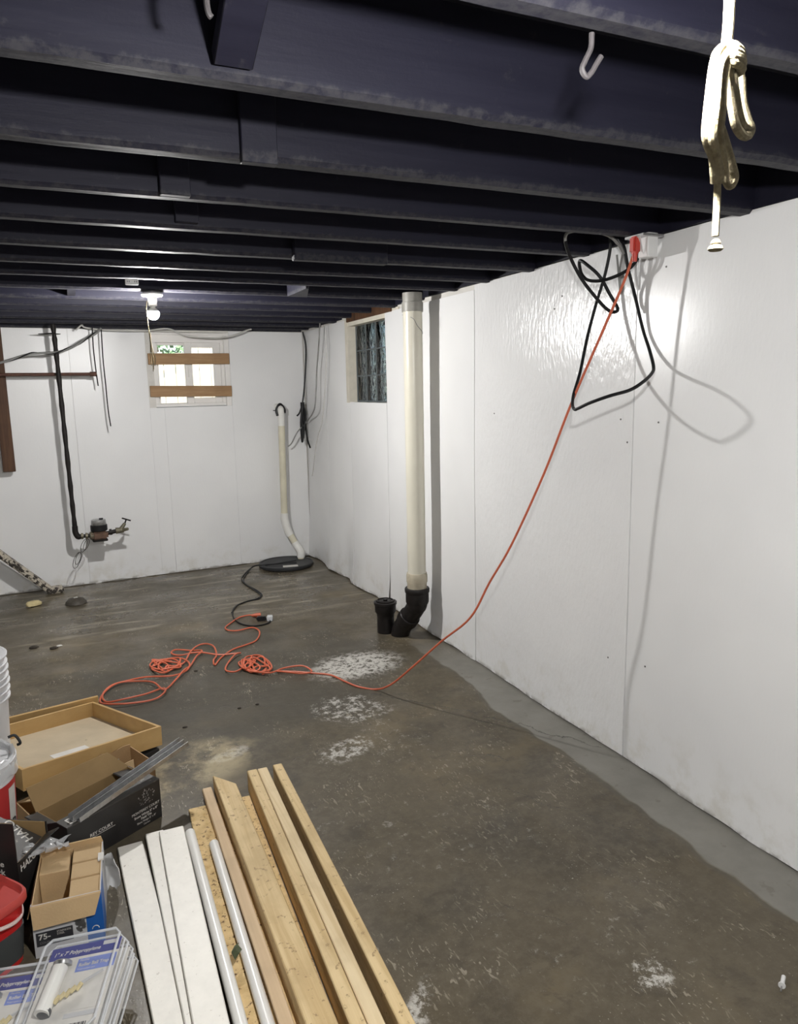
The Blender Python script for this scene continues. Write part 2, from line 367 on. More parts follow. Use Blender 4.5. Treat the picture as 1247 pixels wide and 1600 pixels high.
M_PRINT_GREY = plain('grey_print', (.30, .29, .28), .6, .1, 30)
M_BLUE = plain('blue_print', (.015, .10, .36), .4, .05, 10)
M_NAVY = plain('navy_print', (.035, .04, .22), .4, .05, 10)
M_PERI = plain('periwinkle_print', (.20, .26, .60), .4, .05, 10)
M_LABELGREY = plain('pale_grey_card', (.50, .50, .51), .4, .05, 10)
M_DARKPRINT = plain('dark_print', (.03, .03, .035), .5, .1, 10)
M_REDPRINT = plain('red_print', (.45, .03, .03), .5, .05, 10)
M_ORANGEPRINT = plain('orange_print', (.60, .22, .03), .5, .05, 10)
M_REDTUB = plain('red_plastic', (.52, .018, .018), .32, .06, 6)
M_REDLID = plain('dusty_red_lid', (.50, .06, .05), .45, .12, 9)
M_GREYTUB = plain('grey_label', (.055, .06, .06), .45, .1, 9)
M_PINKHANDLE = plain('pinkish_white_handle', (.70, .55, .52), .4, .05, 9)
M_BUCKET = plain('white_bucket_plastic', (.62, .62, .63), .38, .08, 8, dirt=(.36, .33, .30), dirt_amt=-.02)
M_BUCKET_IN = plain('scuffed_bucket_inside', (.42, .42, .43), .5, .15, 20, dirt=(.2, .2, .2), dirt_amt=.02)
M_STEEL = plain('galvanised_steel', (.42, .42, .42), .32, .2, 40, metal=.85, dirt=(.25, .22, .18), dirt_amt=-.02)
M_STEEL_DARK = plain('dark_steel', (.10, .10, .105), .4, .2, 30, metal=.6)
M_DIRT = plain('dark_dirt', (.035, .028, .02), .9, .3, 60, .6, 120)
M_LEAF = plain('dry_leaf', (.06, .075, .03), .7, .3, 60)
M_CHUNK = plain('yellow_foam', (.62, .52, .28), .8, .1, 30, .5, 80)
M_SCREW = plain('grey_screw_head', (.16, .155, .15), .5, .2, 60, metal=.5)
M_PANEL_EDGE = plain('chipped_board_edge', (.20, .19, .17), .9, .3, 40)
M_MORTAR = plain('mortar', (.10, .115, .12), .8, .1, 30)
M_JAMB = plain('cream_jamb', (.62, .58, .49), .7, .08, 12, dirt=(.40, .35, .26), dirt_amt=-.03)
M_VINYL = plain('white_vinyl', (.78, .76, .73), .35, .04, 6)
def chipped():
    t = NT('chipped_cream_paint'); n = t.noise(24, 6, t.map(scale=(1, 1, 1)), .72); k = t.step(n, .505, .525)
    c = t.mix(k, (.55, .50, .41), (.035, .028, .022)); t.set(Base_Color=c, Roughness=.6); t.bump(k, .3, .002); return t.m
M_CHIPPED = chipped()
def glass(name, col=(1, 1, 1), rough=0.0, ior=1.45, bump=0.0, bscale=30):
    t = NT(name); t.set(Base_Color=col, Roughness=rough, IOR=ior, Transmission_Weight=1.0)
    if bump:
        t.bump(t.noise(bscale, 2, t.map(scale=(1, 1.0, .33)), .5, 1.5), bump, .02)
    return t.m
M_GLASSBLOCK = glass('wavy_block_glass', (.72, .82, .82), .02, 1.45, .8, 26)
def thin(name, col, alpha, rough=.08):
    t = NT(name); t.set(Base_Color=col, Roughness=rough, Alpha=alpha); t.b.inputs['Specular IOR Level'].default_value = .8; return t.m
M_PANE = thin('window_pane', (.9, .95, .95), .06)
M_CLEAR = thin('clear_plastic', (.80, .83, .85), .07, .10)
M_CLEAR_EDGE = thin('clear_plastic_rim', (.78, .80, .82), .55, .15)
M_BAG = thin('white_plastic_bag', (.72, .73, .74), .72, .3)
M_FILM = thin('crumpled_film', (.60, .61, .62), .6, .18)
M_FENCE = wood('fence_wood', (.56, .52, .42), (.68, .64, .54), stretch=(30, 30, 1.2), knots=False)
M_GREEN = plain('leaf_green', (.24, .42, .20), .6, .3, 30)
M_EARTH = plain('outside_ground', (.16, .14, .10), .9, .2, 5)
M_WELL = plain('window_well_wall', (.34, .38, .39), .7, .3, 3)
def emit(name, power, radius):
    t = NT(name); area = 4 * math.pi * radius ** 2
    t.set(Base_Color=(1, 1, 1), Emission_Color=(1.0, .985, .965), Emission_Strength=power / (math.pi * area) * .1); return t.m
M_BULB_BASE = plain('bulb_housing', (.7, .7, .68), .4, .03, 10)
M_BULB_FAR = emit('lit_bulb_far', FAR_POWER, .031); M_BULB_NEAR = emit('lit_bulb_near', NEAR_POWER, .031)

M_HUBGREY = plain('weathered_grey_hub', (.30, .29, .26), .4, .12, 20)
M_DRAIN = plain('muddy_iron', (.055, .046, .035), .6, .3, 40, .4, 80)
# ================================================================ the setting
XL, YN = -2.5, -1.5
bn = Vector((math.sin(PHI), -math.cos(PHI), 0))       # back wall normal, into the room
bu = Vector((math.cos(PHI), math.sin(PHI), 0))        # along the back wall, to the right
def back(u, off, z):      # u: metres to the left (negative) of the back right corner
    return Vector((XR, YB, 0)) + bu * u + bn * off + Vector((0, 0, z))

floor = struct(MB().bb((XL - .3, YN - .3, -.12), (XR + .32, YB + .35, 0)).build('floor', M_FLOOR, smooth=False))

# ---- ceiling: deck above, joists and bridging below it
ceiling = struct(MB().bb((XL - .3, YN - .3, HC + .19), (XR + .32, YB + .35, HC + .24)).build('ceiling', M_DECK, smooth=False))
jfar = [-1.04, -.64, -.23, .17, .575, .978, 1.383, 1.805, 2.21, 2.60, 3.0, 3.39, 3.76, 4.18, 4.58, 4.98, 5.38, 5.78, 6.18, 6.53]
def joist(yf, th, zb):
    mb = MB(); y0 = yf - th; n = 60; rows = []
    for i in range(n + 1):
        x = XL + (XR + .2 - XL) * i / n; e = .004 * mnoise.noise((x * 3, yf * 7, 0)) ; g = .004 * mnoise.noise((x * 9, yf * 5, 3))
        rows.append([(x, y0 + e, HC + .19), (x, y0 + e, zb + .010 + g), (x, y0 + .010 + e, zb + g * .5), (x, yf - .008 + e, zb + g * .5), (x, yf + e, zb + .008 - g), (x, yf + e, HC + .19)])
    vs = [p for r in rows for p in r]; fs = []
    for i in range(n):
        for k in range(5): a = i * 6 + k; fs.append((a, a + 1, a + 7, a + 6))
    fs += [tuple(range(6)), tuple(n * 6 + k for k in reversed(range(6)))]
    mb.add(vs, fs); return mb
for i, y in enumerate(jfar):
    joist(y, .052 + .004 * math.sin(i * 2.1), HC + .003 * math.sin(i * 1.7)).build('joist', M_BLACK, ceiling, angle=30)
# diagonal bridging, cleats and blocking
MB().bar((.304, 1.325, 2.125), (.304, .975, 2.287), .066, .03).build('bridging', M_BLACK, ceiling, bevel=.002)
MB().bb((.407, 1.725, 2.085), (.489, 1.752, HC + .188)).build('cleat', M_BLACK, ceiling, bevel=.002)
MB().bb((.279, 2.13, 2.10), (.358, 2.157, HC + .188)).build('cleat', M_BLACK, ceiling, bevel=.002)
MB().bb((.37, 2.52, 2.115), (.443, 2.547, HC + .188)).build('cleat', M_BLACK, ceiling, bevel=.002)
MB().bb((.872, 2.905, 2.084), (1.272, 2.945, 2.20)).build('sister_board', M_BLACK, ceiling, bevel=.003)
MB().hexa([(1.185, 3.77, 2.092), (1.20, 3.77, 2.092), (1.30, 4.12, 2.092), (1.185, 4.12, 2.092), (1.185, 3.77, 2.2), (1.20, 3.77, 2.2), (1.32, 4.12, 2.2), (1.185, 4.12, 2.2)]).build('blocking', M_BLACK, ceiling)
MB().bb((.06, 4.185, 2.11), (.10, 4.525, 2.27)).build('blocking', M_BLACK, ceiling)
# black rim boards closing the bays above the wall panels
MB().bb((XR - .006, YN, HC + .012), (XR + .011, 4.6, HC + .189)).build('rim_board', M_BLACK, ceiling); MB().bb((XR - .006, 5.6, HC + .012), (XR + .011, YB, HC + .189)).build('rim_board', M_BLACK, ceiling)
_rb = Matrix.Translation((XR, YB, 0)) @ Matrix.Rotation(PHI, 4, 'Z')
MB().bb((XL - XR - .3, -.008, 2.092), (-.02, .011, HC + .189), _rb).build('rim_board', M_BLACK, ceiling)
# header above the right wall
MB().bb((XR - .012, 4.6, 2.078), (XR - .0005, 5.452, HC + .188)).build('header', M_BROWNWOOD, ceiling)

# ---- right wall: masonry behind, painted panels in front, opening for the glass block window
WY0, WY1, WZ = 4.55, 5.46, 1.472
wr = MB(); wr.bb((XR + .012, YN, 0), (XR + .30, WY0, HC + .19)); wr.bb((XR + .012, WY1, 0), (XR + .30, YB + .3, HC + .19)); wr.bb((XR + .012, WY0, 0), (XR + .30, WY1, WZ))
wr.bb((XR + .012, WY0, 2.10), (XR + .30, WY1, HC + .19))
wall_right = struct(wr.build('wall_right', M_PLASTER, smooth=False))
def right_panel(y0, y1, ztop, mat, bow=.004, waves=0.0, zb=.004, slope=0.0, nu=26, nv=34):
    def fn(u, v):
        y = y0 + (y1 - y0) * u; z = zb + (ztop + slope * (u - .5) - zb) * v
        x = XR - bow * (math.sin(math.pi * u) * .7 + .6 * mnoise.noise((y * 1.6, z * 1.3, 4)))
        if waves:
            k = max(0.0, 1 - z / .75) ** 1.6
            x -= waves * k * (.55 + .75 * math.sin(y * 9.5 + z * 2.6 + 1.2) + .5 * mnoise.noise((y * 5, z * 2.0, 9)))
        return (x, y, z + (.012 * mnoise.noise((y * 6, 1, 1)) + .004 if v == 0 else 0)), (-1, 0, 0)
    mb = MB(); mb.sheet(fn, nu, nv, .010); return mb.build('wall_panel', mat, wall_right, angle=50)
right_panel(-1.45, -.172, 2.11, M_WALL); right_panel(-.168, 1.045, 2.11, M_WALL); right_panel(1.05, 2.266, 2.108, M_WALL_SMOOTH, .016)
right_panel(2.272, 3.508, 2.106, M_WALL_ROUGH, .008); right_panel(3.514, 4.722, 2.082, M_WALL, .006, .006)
right_panel(4.727, 5.448, 1.472, M_WALL, .005, .026); right_panel(5.454, 6.02, 2.098, M_WALL, .006, .034); right_panel(6.025, YB + .0, 2.09, M_WALL, .006, .030)
scr = MB().lathe([(.004, 0), (.0035, .002)], 8, Matrix.Translation((XR, 0, 0)) @ Matrix.Rotation(R(-90), 4, 'Y'))
scr0 = None
for (y, z) in [(2.127, 1.43), (2.335, 1.435), (2.148, 0.454), (2.369, 0.417), (2.119, 1.992), (2.736, 1.96), (1.91, 1.025), (3.298, 1.435), (2.791, 1.911), (2.255, 2.079), (2.293, 1.345)]:
    if scr0 is None: scr0 = scr.build('screw', M_SCREW, wall_right); scr0.location = (-.006, y, z)
    else: piece(scr0, 'screw', wall_right, (-.006, y, z))

# ---- glass block window in the right wall
gw = bpy.data.objects.new('window_2', None); COL.objects.link(gw); gw.location = (XR + .06, WY1, WZ); MW[gw.name] = Matrix.Translation(gw.location); struct(gw)
GX = XR + .062
mb = MB(); mb.bb((XR - .004, WY1 - .012, WZ - .005), (XR + .20, WY1 + .05, 2.10)); mb.bb((XR + .0, WY0, 2.048), (XR + .20, WY1 - .012, 2.10)); mb.bb((XR + .0, WY0 - .05, WZ - .005), (XR + .20, WY0, 2.10))
mb.build('jamb', M_JAMB, gw, True)
bh, bw_, gap = .181, .187, .010
gv = .022; bw_ = .175
mm = MB()
ys = [WY1 - .014 - i * (bw_ + gv) for i in range(5)]; zs = [WZ + .012 + k * (bh + gap) for k in range(4)]
for y in ys: mm.bb((GX - .0015, y - gv, WZ), (GX + .09, y, 2.05))
for z in zs: mm.bb((GX - .001, ys[-1], z - gap), (GX + .089, ys[0], z))
mm.build('mortar', M_MORTAR, gw, True, smooth=False)
blk = None
for i in range(4):
    for k in range(3):
        yy = ys[i] - gv - bw_ / 2; zz = zs[k] + bh / 2
        q = MB()
        def gface(u, v, s=1, yy=yy, zz=zz):
            a = (u - .5) * bw_; b = (v - .5) * bh
            d = .004 * math.sin(a * 95 + 2.2 * math.sin(b * 22 + k) + i) * min(1, 8 * min(u, 1 - u)) * min(1, 8 * min(v, 1 - v))
            return (GX - d - .004 * min(1, 10 * min(u, 1 - u, v, 1 - v)), yy + a, zz + b), (-1, 0, 0)
        q.sheet(gface, 14, 14, .09)
        q.build('glass_block', M_GLASSBLOCK, gw, True, angle=60)
struct(MB().bb((XR + .75, 3.9, .9), (XR + .80, 6.1, 2.25)).build('wall_window_well', M_WELL, smooth=False))

# ---- back wall with opening for the window
OU0, OU1, OZ0, OZ1 = -1.394, -0.692, 1.448, 2.075
MBK = Matrix.Translation((XR, YB, 0)) @ Matrix.Rotation(PHI, 4, 'Z')     # local x along the wall (0 at the corner), local y out through the wall
wb = MB(); UL = XL - XR - .4
for lo, hi in (((UL, .012, 0), (OU0, .30, HC + .19)), ((OU1, .012, 0), (.30, .30, HC + .19)), ((OU0, .012, 0), (OU1, .30, OZ0)), ((OU0, .012, OZ1), (OU1, .30, HC + .19))): wb.bb(lo, hi, MBK)
wall_back = struct(wb.build('wall_back', M_PLASTER, smooth=False))
def back_panel(u0, u1, z0, z1, mat=M_WALL, bow=.005, waves=0.0):
    def fn(u, v):
        x = u0 + (u1 - u0) * u; z = z0 + (z1 - z0) * v
        y = -bow * (math.sin(math.pi * u) * .6 + .7 * mnoise.noise((x * 1.7, z * 1.4, 8)))
        if waves: y -= waves * max(0, 1 - z / .5) ** 2 * (.5 + .5 * math.sin(x * 8))
        return (x, y, z + (.012 * mnoise.noise((x * 6, 2, 1)) + .004 if v == 0 and z0 < .1 else 0)), (0, -1, 0)
    mb = MB(); mb.sheet(fn, 24, 30, .010, MBK); return mb.build('wall_panel', mat, wall_back, angle=50)
s1 = -1.98; s2 = -1.274
ZB = 2.088
back_panel(UL, s1 - 1.2265, .004, ZB); back_panel(s1 - 1.225, s1 - .0015, .004, ZB); back_panel(s1, OU0, .004, ZB)
back_panel(OU0 + .0008, s2, .004, OZ0, bow=.002); back_panel(s2 + .001, OU1, .004, OZ0, bow=.003, waves=.01); back_panel(OU1 + .0008, -.012, .004, ZB, bow=.003, waves=.012)

# ---- window in the back wall: vinyl slider seen against a fence
win = bpy.data.objects.new('window_1', None); COL.objects.link(win); win.matrix_world = MBK; MW[win.name] = MBK; struct(win)
def wbox(name, mat, *bs, bevel=.002):
    m = MB()
    for lo, hi in bs: m.bb(lo, hi)
    return m.build(name, mat, win, bevel=bevel)
u0, u1 = OU0 + .055, OU1 - .0
wbox('jamb', M_PLASTER, ((OU0, -.002, OZ0), (u0, .10, OZ1)), bevel=0)
wbox('jamb', M_VINYL, ((u1 - .045, .002, OZ0), (u1, .05, OZ1)))
wbox('frame', M_VINYL, ((u0, .02, OZ0 + .005), (u1 - .045, .10, OZ0 + .03)), ((u0, .02, OZ1 - .085), (u1 - .045, .10, OZ1 - .02)), ((u0, .02, OZ0 + .03), (u0 + .03, .10, OZ1 - .085)), ((u1 - .075, .02, OZ0 + .03), (u1 - .045, .10, OZ1 - .085)))
wbox('head_trim', M_VINYL, ((u0 - .01, -.006, OZ1 - .022), (u1 - .02, .03, OZ1 - .004)))
um = u0 + .30
zs0, zs1 = OZ0 + .03, OZ1 - .085
def sash(name, a, b, yy, stile, bot, top):
    f = wbox(name, M_VINYL, ((a, yy, zs0), (a + stile, yy + .03, zs1)), ((b - stile, yy, zs0), (b, yy + .03, zs1)), ((a + stile, yy, zs0), (b - stile, yy + .03, zs0 + bot)), ((a + stile, yy, zs1 - top), (b - stile, yy + .03, zs1)))
    m = MB(); m.bb((a + stile - .004, yy + .012, zs0 + bot - .004), (b - stile + .004, yy + .016, zs1 - top + .004))
    p = m.build('pane', M_PANE, win); p.parent = f; return f
sash('sash', u0 + .03, um - .005, .065, .022, .004, .02)
sash('sash', um - .03, u1 - .075, .032, .058, .045, .040)
MB().bb((um - .012, .020, 1.70), (um + .002, .032, 1.79)).build('latch', M_VINYL, win, bevel=.003)

# outside
gr = struct(MB().bb((-4, YB + .36, .9), (5, YB + 6, 1.30)).build('ground_outside', M_EARTH, smooth=False))
fence = thing('plank_fence', 'pale wooden plank fence standing outside behind the window', 'fence', (.2, YB + 1.75, 1.30))
for i in range(34):
    x = -1.7 + i * .125; h = (1.20 if i > 21 else .69) + .015 * math.sin(i * 2.7)
    MB().bb((x, -.01 + .004 * (i % 2), 0), (x + .118, .012 + .004 * (i % 2), h)).build('plank', M_FENCE, fence)
MB().bb((-1.7, .02, .2), (2.55, .06, .28)).build('rail', M_FENCE, fence); MB().bb((-1.7, .02, .8), (2.55, .06, .88)).build('rail', M_FENCE, fence)
sh = thing('shrub', 'green leafy bush above the fence behind the window', 'shrub', (1.0, YB + 2.6, 1.30))
MB().tube([(0, 0, 0), (.03, 0, .6), (.0, .02, 1.3)], [.05, .04, .02], 8).build('stem', M_BROWNWOOD, sh)
lf = MB()
for i in range(900):
    a = rnd.uniform(0, 6.28); b = math.acos(rnd.uniform(-1, 1)); r_ = .62 * rnd.random() ** .4
    c = Vector((r_ * math.sin(b) * math.cos(a) * 1.3, r_ * math.sin(b) * math.sin(a), 1.0 + r_ * math.cos(b)))
    d = Vector((rnd.uniform(-1, 1), rnd.uniform(-1, 1), rnd.uniform(-1, 1))).normalized(); e = d.orthogonal().normalized()
    lf.add([c - d * .05, c + e * .025, c + d * .05, c - e * .025], [(0, 1, 2, 3)])
lv = lf.build('foliage', M_GREEN, sh, smooth=False); lv['kind'] = 'stuff'

# ---- walls out of view
struct(MB().bb((XL - .3, YN - .3, 0), (XL, YB + .35, HC + .19)).build('wall_left', M_WALL, smooth=False))
struct(MB().bb((XL, YN - .3, 0), (XR + .3, YN, HC + .19)).build('wall_front', M_WALL, smooth=False))


# ================================================================ lamps
def lampholder(name, label, bulb, mat, ztop):
    bx, by, bz = bulb
    t = thing(name, label, 'lamp', (bx, by, ztop))
    zl = bz - ztop
    MB().lathe([(.046, 0), (.046, zl + .105)], 20).build('ceiling_box', M_STEEL_DARK, t)
    MB().lathe([(.030, zl + .083), (.052, zl + .088), (.056, zl + .095), (.054, zl + .104), (.020, zl + .106)], 28).build('base_plate', M_PORCELAIN, t)
    MB().lathe([(.019, zl + .038), (.022, zl + .040), (.022, zl + .055), (.024, zl + .060), (.024, zl + .086)], 20).build('socket', M_PORCELAIN, t)
    pr = [(.001, -.031)]; up = []
    for i in range(1, 21):
        a = -math.pi / 2 + i * (math.pi * .86) / 20; (pr if a < .20 else up).append((.031 * math.cos(a), .031 * math.sin(a)))
    pr.append(up[0]); up += [(.0135, .034), (.0135, .042)]
    MB().lathe([(r, z + zl) for r, z in pr], 28).build('bulb', mat, t)
    MB().lathe([(r, z + zl) for r, z in up], 28).build('bulb_housing', M_BULB_BASE, t)
    return t
lamp = lampholder('lampholder', 'porcelain lampholder with lit bare bulb hanging in front of the boarded window', FAR_BULB, M_BULB_FAR, HC)
zl = FAR_BULB[2] - HC
px = -.030
mb = MB(); mb.tube(smooth_path([(px, -.03, zl + .06), (px - .006, -.034, zl + .02), (px - .004, -.034, zl - .05), (px, -.036, zl - .14), (px + .003, -.036, zl - .20)]), .0028, 6)
cord = mb.build('pull_cord', M_ROPE, lamp)
for a, b, c in ((.006, -.29, .002), (.012, -.27, -.004), (-.002, -.27, .003), (.004, -.30, -.003)):
    MB().tube(smooth_path([(px + .003, -.036, zl - .10), (px + a * .4, -.037 + c, zl - .17), (px + a * 1.6, -.036 + c, zl - .23), (px + a * 1.2, -.036 - c, zl + b)]), .0022, 5).build('frayed_strand', M_ROPE, cord)
lamp2 = lampholder('lampholder', 'porcelain lampholder with lit bare bulb beside the bundled rope', NEAR_BULB, M_BULB_NEAR, HC)

# bundled cotton rope hanging by the near lamp
rp = thing('rope', 'cream cotton rope folded into a hanging bundle with a bell-shaped end', 'rope', (.537, .5, 2.09))
RY = .5
main = [(0.537, 0.5, 1.953), (0.537, 0.5, 1.896), (0.537, 0.5, 1.876), (0.536, 0.5, 1.86)]
MB().tube(smooth_path(main), .0046, 8).build('main_strand', M_ROPE, rp, True)
loops = [[(0.534, 0.497, 1.859), (0.517, 0.49, 1.85), (0.508, 0.486, 1.837), (0.505, 0.486, 1.813), (0.504, 0.487, 1.788), (0.508, 0.489, 1.778), (0.518, 0.492, 1.769), (0.524, 0.495, 1.757), (0.528, 0.498, 1.751)],
         [(0.538, 0.5, 1.86), (0.521, 0.488, 1.846), (0.509, 0.482, 1.831), (0.507, 0.481, 1.806), (0.507, 0.483, 1.782), (0.517, 0.488, 1.77), (0.527, 0.493, 1.76), (0.533, 0.498, 1.751)],
         [(0.542, 0.503, 1.86), (0.528, 0.491, 1.844), (0.519, 0.486, 1.824), (0.519, 0.486, 1.804), (0.521, 0.489, 1.786), (0.529, 0.493, 1.773), (0.537, 0.497, 1.762), (0.541, 0.5, 1.753)],
         [(0.538, 0.505, 1.853), (0.532, 0.502, 1.832), (0.526, 0.5, 1.805), (0.524, 0.5, 1.787), (0.533, 0.502, 1.77), (0.536, 0.503, 1.755)],
         [(0.526, 0.494, 1.795), (0.532, 0.494, 1.785), (0.54, 0.496, 1.775), (0.548, 0.498, 1.764), (0.553, 0.5, 1.757), (0.551, 0.502, 1.751), (0.547, 0.503, 1.756), (0.543, 0.503, 1.767), (0.537, 0.502, 1.78)],
         [(0.536, 0.498, 1.861), (0.534, 0.49, 1.856), (0.545, 0.494, 1.856), (0.555, 0.502, 1.858), (0.556, 0.508, 1.859)], [(0.528, 0.492, 1.853), (0.529, 0.486, 1.85), (0.541, 0.49, 1.851), (0.554, 0.5, 1.853), (0.557, 0.508, 1.854)],
         [(0.526, 0.49, 1.848), (0.528, 0.485, 1.846), (0.541, 0.489, 1.847), (0.555, 0.5, 1.849), (0.557, 0.508, 1.849)], [(0.527, 0.49, 1.844), (0.53, 0.486, 1.842), (0.541, 0.49, 1.843), (0.555, 0.5, 1.845), (0.558, 0.508, 1.845)],
         [(0.537, 0.497, 1.845), (0.537, 0.495, 1.825), (0.543, 0.496, 1.808), (0.55, 0.498, 1.798), (0.564, 0.503, 1.794), (0.579, 0.51, 1.798), (0.588, 0.516, 1.807), (0.586, 0.52, 1.816), (0.58, 0.521, 1.832), (0.575, 0.519, 1.849), (0.569, 0.515, 1.857)],
         [(0.551, 0.507, 1.849), (0.554, 0.505, 1.828), (0.56, 0.506, 1.814), (0.569, 0.509, 1.805), (0.584, 0.516, 1.805), (0.594, 0.524, 1.814), (0.589, 0.527, 1.832), (0.583, 0.525, 1.851)]]
for l in loops: MB().tube(smooth_path(l, 6), .0040, 9).build('loop', M_ROPE, rp, True)
MB().tube(smooth_path([(0.53, 0.497, 1.753), (0.534, 0.5, 1.738), (0.534, 0.5, 1.723), (0.534, 0.5, 1.707)]), .0032, 7).build('thin_end', M_ROPE, rp, True)
bp = Vector((0.535, 0.5, 1.697))
MB().lathe([(.0022, .008), (.0035, .0065), (.0044, .004), (.0036, .003), (.0062, .001), (.0067, -.001), (.005, -.0025), (.0015, -.003)], 18, Matrix.Translation(bp)).build('bell_end', M_ROPE, rp, True)

# ceiling hooks
hk = [(0.75, 0.95, 2.087), (0.749, 0.95, 2.067), (0.739, 0.95, 2.048), (0.734, 0.95, 2.036), (0.742, 0.95, 2.027), (0.752, 0.95, 2.035), (0.76, 0.95, 2.047), (0.768, 0.95, 2.058)]
one(MB().tube(smooth_path(hk, 6), .0042, 8), 'ceiling_hook', M_PAINTED_HOOK, 'bent painted hook screwed into the joist near the bright bulb', 'hook', (hk[0][0], hk[0][1], HC))
hk2 = [(0.234, 1.15, 2.16), (0.232, 1.15, 2.128), (0.234, 1.15, 2.111), (0.238, 1.15, 2.106)]
one(MB().tube(smooth_path(hk2, 6), .0045, 8), 'bent_nail', M_PAINTED_HOOK, 'pale bent nail sticking down beside the diagonal bridging', 'nail', hk2[0])

# white receptacle box fixed under a joist
oc = Vector((0.328, 3.735, 2.084))
oo = thing('receptacle', 'small white outlet fixed to a joist left of the far bulb', 'outlet', (oc.x, 3.705, oc.z))
MB().bb((-.029, -.012, -.014), (.029, .002, .014)).build('cover', M_WHITEPLASTIC, oo, bevel=.003)
for dx in (-.016, .016):
    for e in (-.004, .004): MB().bb((dx + e - .0012, -.0135, -.003), (dx + e + .0012, -.011, .005)).build('slot', M_DARKPRINT, oo)

# ================================================================ drain stack
SX, SY = 1.90, 3.995
st = thing('drain_stack', 'ivory plastic drain stack rising from a black cast iron wye', 'pipe', (SX, SY, 0))
MB().lathe([(.057, .40), (.057, 2.03)], 32).build('pipe', M_STACK, st)
MB().lathe([(.052, 2.012), (.063, 2.013), (.063, 2.066), (.058, 2.068), (.058, 2.12)], 32).build('elbow_hub', M_HUBGREY, st)
MB().lathe([(.050, .44), (.062, .442), (.064, .436), (.064, .432), (.066, .425), (.066, .385), (.062, .378), (.060, .33), (.05, .33)], 32).build('coupling', M_COUPLING, st)
MB().lathe([(.055, .345), (.074, .345), (.078, .338), (.077, .318), (.072, .312), (.072, .255), (.066, .24), (.05, .235)], 32).build('iron_hub', M_IRON_SPLASH, st)
elb = smooth_path([(0, 0, .27), (-.002, .0, .235), (-.012, .035, .185), (-.03, .085, .12), (-.05, .14, .04), (-.056, .16, -.05)], 6)
MB().tube(elb, [.063] * 8 + [.060] * (len(elb) - 8), 24).build('wye_branch', M_IRON, st)
MB().tube([(-.022, .06, .150), (-.034, .096, .105)], .069, 24).build('branch_collar', M_IRON, st, bevel=.004)
cx, cy = 1.786 - SX, 4.211 - SY + .03
co = MB().lathe([(.058, -.05), (.056, .10), (.058, .125), (.068, .14), (.070, .185), (.075, .190), (.075, .205), (.062, .208), (.060, .200)], 32, Matrix.Translation((cx, cy, 0))).build('cleanout_hub', M_IRON, st)
MB().lathe([(.058, .195), (.058, .214), (.050, .218), (.050, .212), (.014, .212), (.014, .222), (.002, .222)], 28, Matrix.Translation((cx, cy, 0))).build('cleanout_plug', M_IRON, st)
MB().tube(smooth_path([(-.042, .052, 2.0), (-.03, .045 - .11, 1.97), (0, -.062, 1.93), (.035, -.05, 1.90), (.045, -.04, 1.885)], 6), .0018, 5).build('thin_wire', M_CABLE_GREY, st)

# ================================================================ sump corner
LC = Vector((1.70, 6.335, 0))
sl = thing('sump_lid', 'round black sump pit lid in the back corner', 'lid', LC)
MB().lathe([(.235, 0), (.245, .012), (.245, .030), (.238, .036), (.225, .036), (.222, .031), (.01, .031)], 48).build('lid', M_BLACKPLASTIC, sl)
MB().box((0, 0, .0325), (.13, .06, .003), Matrix.Translation((1.696 - LC.x, 6.176 - LC.y, 0)) @ Matrix.Rotation(-.2, 4, 'Z')).build('sticker', M_PRINT, sl)
MB().bb((-.20, .0, .031), (.10, .012, .038), Matrix.Rotation(.15, 4, 'Z')).build('rib', M_BLACKPLASTIC, sl)
pp = [(1.761, 6.513, 1.401), (1.766, 6.513, 1.315), (1.752, 6.513, 0.404), (1.771, 6.504, 0.295), (1.84, 6.447, 0.147), (1.857, 6.428, 0.094)]
sp = thing('discharge_pipe', 'cream plastic sump discharge pipe with two bends and black rubber end', 'pipe', (pp[5][0], pp[5][1], .032))
PB = Vector((pp[5][0] + .006, pp[5][1] - .02, .033))
a = [Vector(p) for p in pp]
rad = .030
MB().tube([a[1], a[2]], rad, 20).build('riser', M_PVC_OLD, sp, True)
d1 = (a[2] - a[1]).normalized(); d2 = (a[4] - a[3]).normalized()
MB().tube(smooth_path([a[2] - d1 * .05, a[2], (a[2] + a[3]) / 2 + Vector((.0, 0, 0)), a[3] + d2 * .02, a[3] + d2 * .06], 5), rad * 1.2, 20).build('elbow', M_PVC, sp, True)
MB().tube([a[3], a[4]], rad, 20).build('slant_pipe', M_PVC_OLD, sp, True)
MB().tube(smooth_path([a[4] - d2 * .04, a[4], Vector((PB.x, PB.y, a[4].z - .05)), Vector((PB.x, PB.y, a[4].z - .10))], 5), rad * 1.2, 20).build('elbow', M_PVC, sp, True)
MB().tube([Vector((PB.x, PB.y, a[4].z - .06)), PB], rad, 20).build('stub', M_PVC_OLD, sp, True)
MB().tube(smooth_path([a[1] + Vector((0, 0, -.06)), a[1], a[0], a[0] + Vector((0, 0, .02)) - bn * .05, a[0] + Vector((0, 0, .025)) - bn * .088], 5), rad * 1.05, 18).build('top_elbow', M_PVC, sp, True)
MB().tube(smooth_path([a[0] + bu * -.03 + bn * .01 + Vector((0, 0, -.055)), a[0] + bu * -.035 + Vector((0, 0, .0)), a[0] + Vector((0, 0, .047)) + bn * .0, a[0] + bu * .036 + Vector((0, 0, .005)), a[0] + bu * .034 + bn * .01 + Vector((0, 0, -.03))], 5), .013, 8).build('rubber_collar', M_CABLE_BLACK, sp, True)
MB().tube([a[0] + bu * -.03 + Vector((0, 0, -.01)), a[0] + bu * -.07 + bn * .01 + Vector((0, 0, -.005))], .004, 6).build('clamp_screw', M_CABLE_BLACK, sp, True)

